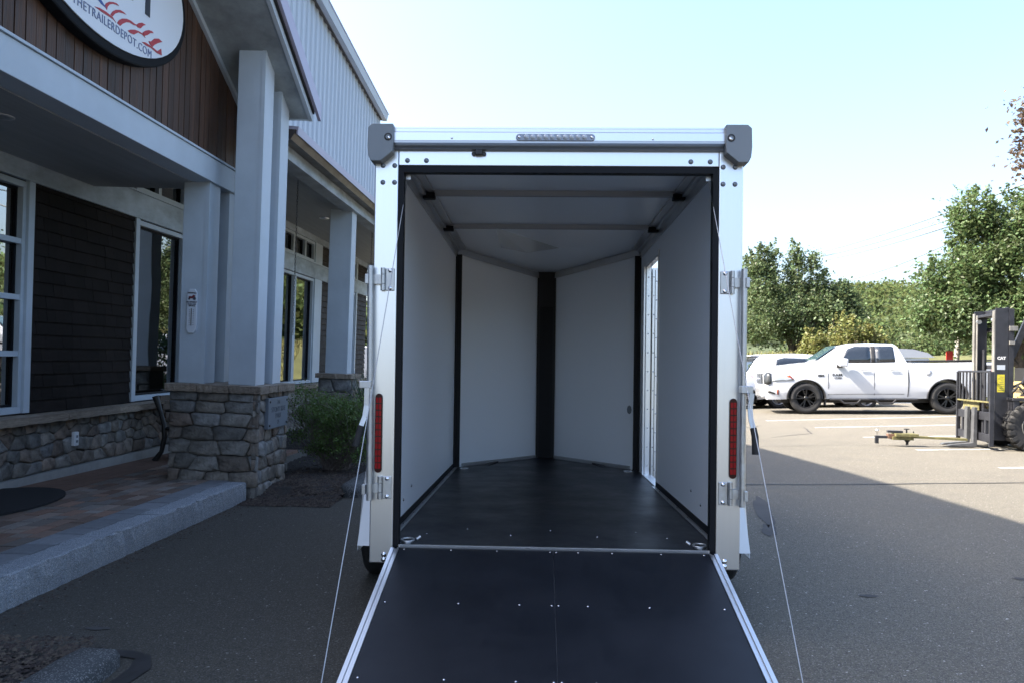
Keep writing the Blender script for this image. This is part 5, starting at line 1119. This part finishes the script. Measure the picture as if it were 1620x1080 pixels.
c3 = copy_tree(suv); c3.matrix_world = Matrix.Translation((17.0, 26.6, ground_z(16, 25))) @ Matrix.Rotation(R(4), 4, 'Z'); c3['label'] = 'white car behind the forklift at the right edge'
for c in (suv, c2, c3): c['group'] = 'white cars parked at the back of the lot'

# forklift: local x forward (heading), y to its right-hand far side; near side = -y
hf = Vector((-0.99, 0.14, 0)).normalized(); lf = Vector((-0.14, -0.99, 0)).normalized()   # lf points to the near side
FF = Matrix(((hf.x, lf.x, 0, 7.31), (hf.y, lf.y, 0, 12.22), (0, 0, 1, ground_z(7.2, 12.1)), (0, 0, 0, 1)))
fk = thing('forklift', 'yellow and black forklift with tall mast at the right edge', 'forklift', (0, 0, 0), FF)
M_mast = mat('mast_steel', (0.018, 0.019, 0.025), 0.5, noise=0.35, nscale=10); M_mastf = mat('worn_mast_face', (0.17, 0.165, 0.155), 0.5, metal=0.1, noise=0.35, nscale=14, stretch=(1, 1, 0.2)); M_yel = mat('forklift_yellow', (0.42, 0.31, 0.12), 0.45, noise=0.12, nscale=5); M_yelw = mat('worn_yellow_steel', (0.15, 0.135, 0.055), 0.7, noise=0.5, nscale=18)
def K(name, m_, *boxes, bevel=0.004, parent=None):
    g = MB()
    for b in boxes: g.box(*b)
    return g.build(name, m_, parent or fk, off=(0, 0, 0), bevel=bevel)
for s in (-1, 1):
    a, b = sorted((s*0.40, s*0.325)); K('mast_rail', M_mastf, (0.455, 0.475, a, b, 0.14, 2.06)); K('mast_rail', M_mast, (0.275, 0.4545, *sorted((s*0.40, s*0.375)), 0.14, 2.10), (0.30, 0.4545, *sorted((s*0.3745, s*0.33)), 0.14, 2.04))
    a, b = sorted((s*0.318, s*0.27)); K('inner_rail', M_mastf, (0.44, 0.455, a, b, 0.16, 2.03)); K('inner_rail', M_mast, (0.30, 0.439, *sorted((s*0.318, s*0.295)), 0.16, 2.03))
    g = MB(); g.cyl((0.43, s*0.25, 1.93), 0.035, 0.05, (0, s, 0), 12); g.build('pulley', M_galv, fk, off=(0, 0, 0))
    g = MB(); g.tube([(0.36, s*0.24, 0.25), (0.36, s*0.24, 1.5)], 0.028, 8); g.build('lift_cylinder', M_mast, fk, off=(0, 0, 0))
    K('mast_lug', M_yelw, (0.18, 0.27, *sorted((s*0.40, s*0.36)), 0.15, 0.62))
K('mast_crosshead', M_mast, (0.29, 0.45, -0.37, 0.37, 1.99, 2.03), (0.27, 0.30, -0.40, 0.40, 2.03, 2.11), (0.22, 0.27, -0.42, 0.42, 1.78, 1.84)); K('mast_brace', M_mastf, (0.16, 0.274, 0.402, 0.43, 1.76, 1.83), (0.20, 0.274, 0.402, 0.43, 1.56, 1.61)); K('mast_tie', M_mast, (0.29, 0.33, -0.32, 0.32, 0.5, 0.58), (0.29, 0.33, -0.32, 0.32, 1.2, 1.26))
K('side_plate', M_mast, (0.20, 0.272, 0.36, 0.4, 0.55, 2.09))
# decals on near side of mast
TFk = lambda x_, z_: Matrix.Translation((x_, 0.4015, z_)) @ Matrix(((-1, 0, 0, 0), (0, 0, 1, 0), (0, 1, 0, 0), (0, 0, 0, 1)))
textmesh('decal', 'CAT', 0.058, TFk(0.37, 1.36), mat('decal_white', (0.7, 0.7, 0.7), 0.5), fk, (0, 0, 0), extr=0.0006, bold=0.003); K('decal', mat('decal_grey', (0.42, 0.46, 0.52), 0.5), (0.32, 0.43, 0.4004, 0.4018, 1.19, 1.26), bevel=0)
K('decal', mat('decal_yellow', (0.55, 0.47, 0.03), 0.5), (0.325, 0.425, 0.4004, 0.4018, 0.86, 1.12), bevel=0)
for i in range(8): K('decal_print', M_txtd, (0.335, 0.415-0.02*(i % 3), 0.4019, 0.4024, 0.885+i*0.028, 0.892+i*0.028), bevel=0)
# carriage and backrest
cg = K('carriage', M_mast, (0.56, 0.60, -0.60, 0.60, 0.44, 0.56), (0.56, 0.60, -0.60, 0.60, 0.12, 0.24), (0.48, 0.559, -0.26, -0.20, 0.12, 0.6), (0.48, 0.559, 0.20, 0.26, 0.12, 0.6))
K('carriage_plate', M_yelw, (0.545, 0.559, -0.5, 0.1, 0.57, 0.70), parent=cg)
K('carriage_upright', M_mast, (0.555, 0.615, 0.601, 0.64, 0.06, 1.16), (0.555, 0.615, -0.64, -0.601, 0.06, 1.16), (0.56, 0.60, 0.40, 0.46, 0.24, 0.44), (0.56, 0.60, -0.46, -0.40, 0.24, 0.44), parent=cg)
K('top_bar', M_mast, (0.585, 0.61, -0.60, 0.60, 1.145, 1.175), parent=cg); K('bottom_bar', M_yelw, (0.585, 0.615, -0.60, 0.60, 0.70, 0.722), parent=cg)
for i in range(9): y_ = -0.54+i*0.135; K('backrest_bar', M_mast, (0.588, 0.606, y_-0.018, y_+0.018, 0.722, 1.145), parent=cg)
for i in (0.165, -0.10):
    g = MB(); g.prism([(0.62, 0.62), (0.665, 0.62), (0.675, 0.08), (0.98, 0.045), (1.02, 0.03), (1.02, 0.02), (0.62, 0.02)], 1, i-0.055, i+0.055); g.build('fork', mat('fork_steel', (0.085, 0.088, 0.095), 0.5, metal=0.2, noise=0.3, nscale=12), fk, off=(0, 0, 0), bevel=0.004)
# body
def prism_part(name, m_, poly, a, b, bev=0.03):
    g = MB(); g.prism(poly, 1, a, b); return g.build(name, m_, fk, off=(0, 0, 0), bevel=bev)
prism_part('body', M_yel, [(0.05, 0.72), (-0.10, 1.02), (-0.25, 1.02), (-0.35, 0.62), (-0.75, 0.60), (-0.85, 0.95), (-1.6, 0.98), (-1.6, 0.35), (-0.5, 0.28), (-0.4, 0.55), (0.02, 0.58)], -0.46, 0.46)
prism_part('counterweight', M_yel, [(-1.61, 0.25), (-1.61, 1.02), (-1.95, 0.95), (-2.1, 0.7), (-2.1, 0.25)], -0.50, 0.50, 0.06)
K('frame', M_mast, (-1.5, 0.25, -0.40, 0.40, 0.25, 0.56)); K('front_fender', M_mast, (-0.42, 0.30, 0.40, 0.62, 0.74, 0.78), (0.20, 0.28, 0.40, 0.60, 0.50, 0.74)); K('fender_lip', M_yel, (-0.42, 0.14, 0.36, 0.63, 0.782, 0.80))
K('seat', M_blackp, (-1.15, -0.65, -0.25, 0.25, 0.98, 1.10), (-1.22, -1.10, -0.25, 0.25, 1.10, 1.55), bevel=0.04); K('dashboard', M_blackp, (-0.30, -0.12, -0.35, 0.35, 1.02, 1.22))
g = MB(); g.tube([(-0.42+0.17*math.cos(t)*0.5, 0.17*math.sin(t), 1.36+0.17*math.cos(t)*0.8) for t in np.linspace(0, 2*math.pi, 21)], 0.014, 6, False); g.tube([(-0.25, 0, 1.2), (-0.42, 0, 1.36)], 0.02, 6); g.build('steering_wheel', M_blackp, fk, off=(0, 0, 0))
for s in (-1, 1):
    g = MB(); g.bar((0.06, s*0.42, 0.98), (-0.38, s*0.42, 2.10), 0.05, 0.09); g.bar((-1.45, s*0.42, 1.0), (-1.35, s*0.42, 2.12), 0.05, 0.07); g.bar((-0.36, s*0.42, 2.13), (-1.36, s*0.42, 2.13), 0.05, 0.06); g.build('guard_post', M_mast, fk, off=(0, 0, 0))
    wheel(fk, (0.0, s*0.55, 0.365), (0, s, 0), 0.365, 0.22, M_mastf, 5, rim_r=0.5); wheel(fk, (-1.45, s*0.45, 0.27), (0, s, 0), 0.27, 0.18, M_mastf, 5, rim_r=0.5)
    for i in range(22):
        t = 2*math.pi*i/22; g = MB(); Mx = Matrix.Translation((0, s*0.55, 0.365)) @ Matrix.Rotation(t, 4, 'Y'); g.box(0.352, 0.374, -0.095, 0.095, -0.030, 0.030, M=Mx); g.box(0.29, 0.366, *sorted((s*0.095, s*0.113)), -0.026, 0.026, M=Mx); g.build('tread_lug', M_rubber, fk, off=(0, 0, 0))
for i in range(7): K('guard_bar', M_mast, (-1.34+i*0.15, -1.31+i*0.15, -0.4, 0.4, 2.12, 2.15), bevel=0)
g = MB(); g.lathe([(0, 0.07), (0.05, 0.05), (0.075, 0.0), (0.06, -0.04), (0, -0.06)], (-0.10, 0.47, 1.72), (1, 0.3, 0), 16); g.build('work_lamp', M_chrome, fk, off=(0, 0, 0)); K('lamp_arm', M_blackp, (-0.22, -0.12, 0.42, 0.48, 1.66, 1.72))
g = MB(); g.tube([(0.22, 0.38, 0.85), (0.15, 0.43, 0.95), (0.05, 0.40, 0.86), (0.12, 0.44, 0.78), (0.0, 0.40, 0.80)], 0.022, 7); g.tube([(0.25, 0.34, 0.9), (0.1, 0.4, 1.0), (0.0, 0.38, 0.9)], 0.02, 7); g.build('hydraulic_hose', M_rubber, fk, off=(0, 0, 0))
# tow attachment resting on the fork tips
ta = thing('tow_attachment', 'rusty yellow tow-ball boom slid onto the forklift forks', 'tow attachment', (0, 0, 0), FF)
def A(name, m_, *boxes, bevel=0.003):
    g = MB()
    for b in boxes: g.box(*b)
    return g.build(name, m_, ta, off=(0, 0, 0), bevel=bevel)
g = MB(); g.bar((0.70, 0.03, 0.112), (1.50, 0.03, 0.135), 0.10, 0.035); g.build('boom', M_yelw, ta, off=(0, 0, 0)); A('upper_pocket', M_yelw, (1.42, 1.75, -0.10, 0.16, 0.14, 0.185)); A('lower_pocket', M_yelw, (1.48, 1.78, -0.06, 0.12, 0.085, 0.137)); A('receiver', M_mast, (1.62, 1.84, -0.02, 0.06, 0.19, 0.225)); A('rusty_socket', mat('rust', (0.16, 0.09, 0.06), 0.8, noise=0.3), (1.74, 1.84, -0.035, 0.075, 0.10, 0.17)); A('ball_mount', M_mast, (1.80, 2.02, 0.0, 0.05, 0.10, 0.14), (1.97, 2.02, 0.0, 0.05, 0.02, 0.10))
g = MB(); g.lathe([(0, 0.1), (0.02, 0.095), (0.026, 0.075), (0.02, 0.055), (0.012, 0.045), (0.012, 0.0)], (1.99, 0.025, 0.14), (0, 0, 1), 14); g.lathe([(0.012, 0.0), (0.012, 0.03), (0.024, 0.045), (0.024, 0.08), (0, 0.085)], (1.99, 0.025, 0.03+0.06), (0, 0, -1), 14); g.build('tow_ball', M_chrome, ta, off=(0, 0, 0))
g = MB(); g.tube([(1.56, 0.03, 0.19), (1.56, 0.03, 0.25)], 0.012, 6); g.tube([(1.52, 0.03, 0.252), (1.60, 0.03, 0.252)], 0.008, 6); g.tube([(1.46, 0.03, 0.19), (1.46, 0.03, 0.22)], 0.008, 6); g.lathe([(0.05, 0), (0.02, 0.04), (0.02, 0.08)], (1.55, 0.03, 0.085), (0, 0, -1), 10); g.build('clamp_bolt', M_mast, ta, off=(0, 0, 0))

# ------------------------------------------------------------------ vegetation
L_oak = leafmat('tree_leaf_greygreen', (0.092, 0.128, 0.058)); L_map = leafmat('maple_leaf', (0.088, 0.130, 0.052)); L_yel = leafmat('yellowgreen_leaf', (0.16, 0.17, 0.055)); L_red = leafmat('red_leaf', (0.095, 0.070, 0.045)); L_shr = leafmat('shrub_leaf', (0.115, 0.175, 0.052)); L_far = leafmat('far_leaf', (0.085, 0.115, 0.048), 0.3, 0.1); L_hill = leafmat('hill_leaf', (0.085, 0.110, 0.045), 0.2, 0.0)
bz = ground_z(12, 30)
tree('broadleaf_tree', 'tall loose grey-green tree just right of the trailer', 'tree', (11.9, 38, bz),
     [(10.6, 38, 5.3, .95, 1.1, .95, .9), (11.25, 38.3, 6.25, .28, .4, .95, .22), (10.3, 38, 6.1, .38, .5, .6, .25), (10.75, 38, 6.3, .22, .3, .75, .16), (12.35, 38, 5.6, .50, .7, 1.1, .45), (12.45, 38.2, 6.7, .26, .35, .55, .16), (13.15, 38, 5.4, .30, .4, 1.35, .3), (13.6, 38, 5.2, .25, .4, .7, .16), (13.9, 38, 4.1, .8, .9, .95, .6), (14.6, 38, 4.6, .22, .4, .75, .2), (15.0, 38, 3.9, .5, .7, .8, .35),
      (10.9, 37.6, 3.6, 1.5, 1.4, 1.5, 1.5), (12.6, 37.8, 3.6, 1.6, 1.5, 1.3, 1.5), (14.5, 38, 2.7, 1.3, 1.3, 1.1, .9)], L_oak, 0.135, nc=95, per=46, spread=0.19, wisps=70)
tree('maple_tree', 'large bright green maple behind the pickup truck bed', 'tree', (18.3, 30, bz),
     [(18.4, 30, 4.6, 2.6, 2.2, 1.8, 2.4), (17.0, 30, 5.8, 1.4, 1.4, 1.2, 1.0), (16.3, 30, 7.0, .65, .8, .9, .45), (18.0, 30, 6.9, 1.0, 1.1, 1.0, .8), (19.6, 30, 6.6, 1.2, 1.4, 1.3, 1.0), (15.4, 29.8, 4.4, 1.0, 1.1, 1.0, .8), (15.6, 29.6, 3.1, 1.4, 1.4, .8, 1.0), (17.8, 29.3, 3.2, 1.9, 1.4, .9, 1.3), (20.5, 30, 4.5, 2, 2, 2, 1.4), (14.7, 29.8, 3.4, .6, .8, .4, .3)],
     L_map, 0.15, nc=62, per=100, spread=0.27, wisps=90, trunk_r=0.2)
tree('red_leaved_tree', 'dark reddish tree reaching in at the upper right edge', 'tree', (20.0, 25, bz), [(15.9, 25, 9.2, .75, .6, .55, .9), (16.0, 25, 8.0, .85, .6, .75, 1.0), (18.3, 25, 8.6, 2.0, 2.0, 2.6, 1.8), (19.0, 25, 6.2, 1.9, 2, 1.6, 1.0)], L_red, 0.17, nc=60, per=40, spread=0.30, wisps=14)
for i, (x_, y_, h_, w_, lm_, lab) in enumerate(((12.2, 34.0, 1.6, 1.0, L_yel, 'yellow-green shrub left of the pickup cab roof'), (13.7, 34.3, 2.1, 1.2, L_yel, 'taller yellow-green shrub above the pickup cab roof'), (15.1, 35.5, 2.0, 1.3, L_far, 'dull green bush right of the yellow-green shrubs'), (13.9, 36.5, 2.9, 1.0, L_oak, 'darker bush rising behind the yellow-green shrubs'), (19.3, 27.6, 1.7, 1.3, L_yel, 'pale green bush beside the grey pole'))):
    tree('bush', lab, 'bush', (x_, y_, bz+0.6), [(x_, y_, bz+.9+h_*0.45, w_, w_*.8, h_*0.55, 1), (x_-w_*.4, y_, bz+.9+h_*0.75, w_*.5, w_*.5, h_*.45, .4), (x_+w_*.5, y_, bz+.8+h_*0.6, w_*.6, w_*.5, h_*.45, .5)], lm_, 0.15, nc=42, per=40, spread=0.20, wisps=12, trunk_r=0.06)
# grass bank behind the lot
bankz = lambda x_, y_: ground_z(x_, 25)-0.03+1.75*min(1, max(0, (y_-30)/4.5))**1.3
grid('grass_bank', list(range(-40, 62, 3)), [29.4, 30.5, 31.5, 32.5, 33.5, 34.5, 36, 40, 46], bankz, M_grass)
M_blade = mat('dry_grass', (0.19, 0.18, 0.07), 0.8, isl=0.4)
n = 9000; gx = nrs.uniform(3, 12.5, n); gy = nrs.uniform(30, 35.5, n); gz = np.array([bankz(a, b) for a, b in zip(gx, gy)]); hh = nrs.uniform(.12, .38, n); P0 = []
g = MB()
for i in range(n):
    a = rnd.uniform(0, 3.14); c, s_ = math.cos(a)*.02, math.sin(a)*.02; g.v += [(gx[i]-c, gy[i]-s_, gz[i]), (gx[i]+c, gy[i]+s_, gz[i]), (gx[i]+rnd.uniform(-.1, .1), gy[i]+rnd.uniform(-.1, .1), gz[i]+hh[i])]; g.f.append((3*i, 3*i+1, 3*i+2)); g.sm.append(False)
me = bpy.data.meshes.new('tall_grass'); me.from_pydata(g.v, [], g.f); me.materials.append(M_blade); o = bpy.data.objects.new('tall_grass', me); col.objects.link(o); tag(o, 'dry yellowish tall grass on the bank behind the SUV', 'grass', kind='stuff')
# wooded hill
def hillz(x_, y_): 
    return ground_z(20, 30)+1.5 + 13.5*math.exp(-((x_-95)/52.0)**2 - ((y_-175)/60.0)**2) + 7*math.exp(-((x_+10)/90.0)**2-((y_-170)/45.0)**2) + 7*math.exp(-((x_-30)/35.0)**2-((y_-190)/50.0)**2)
grid('hill', list(range(-200, 301, 20)), list(range(60, 300, 15)), lambda x_, y_: hillz(x_, y_)-(3 if y_ < 70 else 0), mat('forest_floor', (0.05, 0.07, 0.03), 0.95, noise=0.4, nscale=0.05))
pts = []
for i in range(2600):
    x_ = rnd.uniform(-60, 150); y_ = rnd.uniform(110, 200); r = rnd.uniform(1.4, 2.8); z_ = hillz(x_, y_)+r*0.3; k = 40
    d = nrs.normal(size=(k, 3)); d /= np.linalg.norm(d, axis=1)[:, None]; d[:, 2] = np.abs(d[:, 2]); pts.append(np.array([x_, y_, z_])+d*r*nrs.uniform(.7, 1.1, size=(k, 1)))
o = leaves('hill_wood', np.concatenate(pts), 0.62, L_hill, aspect=0.9); tag(o, 'distant wooded hillside of mixed green and yellow crowns', 'wood', kind='stuff')
# tree belt closing the lot behind the trailer, to the left and to the right of the frame (seen in the shop windows)
def belt(name, label, spots, lm_, size, k=34, per=22):
    allp = []
    for (x_, y_, h_, r_) in spots: allp.append(clumps([(x_, y_, bz+h_*.62, r_, r_, h_*.42, 1), (x_+rnd.uniform(-1, 1)*r_*.5, y_, bz+h_*.85, r_*.5, r_*.5, h_*.22, .4)], per, k, 0.5))
    o = leaves(name, np.concatenate(allp), size, lm_, aspect=0.8); tag(o, label, 'trees', kind='stuff')
belt('tree_belt', 'band of green trees behind the lot, hidden behind the trailer', [(x_, 40+rnd.uniform(-2, 4), rnd.uniform(3.2, 5.2), rnd.uniform(1.6, 2.4)) for x_ in np.arange(-22, 9.5, 2.3)], L_far, 0.42)
belt('tree_belt', 'band of green trees along the right side of the lot', [(30+rnd.uniform(-2, 4), y_, rnd.uniform(4.5, 6.5), rnd.uniform(2, 3)) for y_ in np.arange(-14, 42, 3.0)], L_map, 0.5)
belt('tree_belt', 'row of trees behind the right-hand maple', [(x_, 46+rnd.uniform(-2, 4), rnd.uniform(2.2, 3.2), rnd.uniform(1.6, 2.2)) for x_ in np.arange(17, 44, 2.0)], L_far, 0.24, k=60, per=26)

# shrub in the bed beside the pier
def shrub(name, label, blobs, base, lm_, leaf, nc, per, spread, twigs=60, tw_col=None, tall=False):
    t = thing(name, label, 'shrub', base); pts = clumps(blobs, per, nc, spread); leaves('foliage', pts, leaf, lm_, t, base)
    g = MB()
    for i in range(twigs):
        b = rnd.choice(blobs); e = Vector((b[0]+rnd.uniform(-1, 1)*b[3], b[1]+rnd.uniform(-1, 1)*b[4], b[2]+rnd.uniform(-.6, 1)*b[5])); s0 = Vector(base)+Vector((rnd.uniform(-.12, .12), rnd.uniform(-.1, .1), 0))
        mid = s0.lerp(e, 0.5)+Vector((rnd.uniform(-.06, .06), 0, rnd.uniform(-.04, .05))); g.tube([s0, mid, e], [0.006, 0.004, 0.0015], 4, False)
        for k in range(3): q = mid.lerp(e, rnd.random()); g.tube([q, q+Vector((rnd.uniform(-.1, .1), rnd.uniform(-.1, .1), rnd.uniform(0, .1)))], [0.002, 0.001], 3, False)
    g.build('twig', tw_col or M_bark, t); return t
M_twig = mat('bare_twig', (0.20, 0.165, 0.15), 0.9)
shrub('boxwood_shrub', 'spreading green shrub with bare grey twigs beside the stone pier', [(-2.05, 7.7, 0.60, .30, .35, .17, 1.0), (-1.85, 7.8, 0.58, .32, .35, .18, 1.4), (-1.70, 7.9, 0.52, .26, .3, .22, 1.0), (-2.05, 7.6, 0.42, .36, .3, .22, .6), (-2.38, 7.9, 0.70, .20, .25, .20, .35), (-1.8, 7.6, 0.32, .36, .25, .16, .5)], (-1.98, 7.75, 0.05), L_shr, 0.024, 100, 36, 0.045, 230, M_twig)
shrub('small_shrub', 'low dark green groundcover shrub in front of the second stone pier', [(-1.95, 9.4, 0.42, .45, .4, .2, 1), (-2.35, 9.3, 0.34, .3, .3, .16, .6)], (-2.05, 9.4, 0.05), leafmat('dark_shrub_leaf', (0.03, 0.075, 0.022)), 0.035, 60, 40, 0.06, 40)
t = thing('ornamental_grass', 'tall fine green grass clump at the corner of the second pier', 'plant', (-2.1, 10.0, 0.03)); g = MB()
for i in range(420):
    a = rnd.uniform(0, 6.28); r = rnd.uniform(0.05, 0.42); h = rnd.uniform(0.5, 1.05); b = Vector((-2.1+rnd.uniform(-.06, .06), 10.0+rnd.uniform(-.06, .06), 0.03)); e = b+Vector((math.cos(a)*r, math.sin(a)*r, h)); s_ = Vector((-math.sin(a), math.cos(a), 0))*0.005; md_ = b.lerp(e, 0.6)+Vector((0, 0, 0.12))
    g.add([b-s_, b+s_, md_+s_, md_-s_, e], [(0, 1, 2, 3), (3, 2, 4)])
g.build('blade', leafmat('grass_blade', (0.05, 0.10, 0.04)), t)
shrub('leafy_shrub', 'taller leafy shrub at the far corner of the shop building', [(-2.05, 11.6, 1.05, .35, .4, .45, 1.0), (-2.0, 11.6, 1.35, .2, .3, .3, .4), (-2.1, 11.5, .5, .4, .4, .35, .8)], (-2.05, 11.6, 0.0), leafmat('leafy_shrub_leaf', (0.07, 0.12, 0.05)), 0.05, 60, 24, 0.07, 50)

# ------------------------------------------------------------------ far things
sh = thing('storage_shed', 'low white metal shed behind the pickup truck', 'shed', (13.3, 28.6, bz))
g = MB(); g.box(12.3, 13.7, 27.9, 29.3, bz, 1.60); g.build('wall', mat('shed_wall', (0.55, 0.62, 0.70), 0.5), sh)
g = MB(); g.prism([(12.2, 1.60), (13.85, 1.62), (13.6, 1.78), (13.1, 1.90), (12.2, 1.93)], 1, 27.8, 29.4); g.build('roof', M_carw, sh)
po = thing('grey_pole', 'weathered grey wooden pole beyond the pickup bed', 'pole', (16.5, 31.5, bz)); g = MB(); g.tube([(16.45, 31.5, bz), (16.58, 31.5, 2.62)], [0.11, 0.095], 10); g.build('post', mat('grey_wood', (0.38, 0.36, 0.34), 0.8, noise=0.3), po)
g = MB(); g.tube([(16.575, 31.5, 2.60), (16.60, 31.5, 2.72)], 0.06, 8); g.build('cap', M_galv, po)
rs = thing('red_sign', 'small red sign board beside the grey pole', 'sign', (16.2, 31.3, bz)); g = MB(); g.box(16.02, 16.28, 31.28, 31.31, 1.55, 1.95); g.build('board', mat('sign_red_board', (0.45, 0.03, 0.03), 0.5), rs); g = MB(); g.tube([(16.15, 31.33, bz), (16.15, 31.33, 1.95)], 0.02, 6); g.build('post', M_galv, rs)
# power lines slung from pole to pole
def wire(a, b, sag, r, label):
    g = MB(); a = Vector(a); b = Vector(b); n_ = 30; g.tube([a.lerp(b, i/n_)-Vector((0, 0, sag*4*(i/n_)*(1-i/n_))) for i in range(n_+1)], r, 4, False); o = g.build('power_line', M_greyp, None, off=(0, 0, 0)); tag(o, label, 'power line', 'power lines crossing the sky')
wire((27.0, 78, 12.6), (17.2, 19, 7.9), 0.4, 0.038, 'highest thin wire crossing the sky at the right'); wire((27.3, 78, 12.2), (18.4, 20, 8.0), 0.4, 0.038, 'middle of the three thin wires crossing the sky'); wire((27.8, 78, 11.9), (18.6, 20, 7.75), 0.4, 0.038, 'lowest of the three thin wires crossing the sky')
wire((26, 72, 9.0), (22.0, 40, 8.3), 0.5, 0.036, 'separate low wire running down to the left tree')
# small house and white trailer glimpsed past the building corner
hs_ = thing('far_house', 'small grey house glimpsed between the building corner and the trailer', 'house', (-9.6, 46, bz)); g = MB(); g.box(-12.5, -7.0, 44, 50, bz, 3.0); g.build('wall', mat('house_wall', (0.30, 0.25, 0.24), 0.7), hs_); g = MB(); g.prism([(-12.8, 3.0), (-6.7, 3.0), (-9.7, 4.4)], 1, 43.7, 50.3); g.build('roof', M_gutdark, hs_)
for x_ in (-11.4, -9.9, -8.4): g = MB(); g.box(x_, x_+0.8, 43.95, 43.99, 1.3, 2.5); f_ = g.build('window', M_carw, hs_); g = MB(); g.box(x_+.08, x_+.72, 43.93, 43.948, 1.38, 2.42); g.build('pane', M_cglass, f_)
wt_ = thing('white_box_trailer', 'white box trailer parked far off past the building corner', 'trailer', (-6.9, 30, ground_z(-6, 27))); g = MB(); g.box(-8.6, -5.2, 27.0, 29.0, 0.35-.3, 1.75); g.build('box', M_carw, wt_, bevel=0.04)
for x_ in (-7.6, -6.7): wheel(wt_, (x_, 26.98, 0.02), (0, -1, 0), 0.3, 0.2, M_silver, 5)
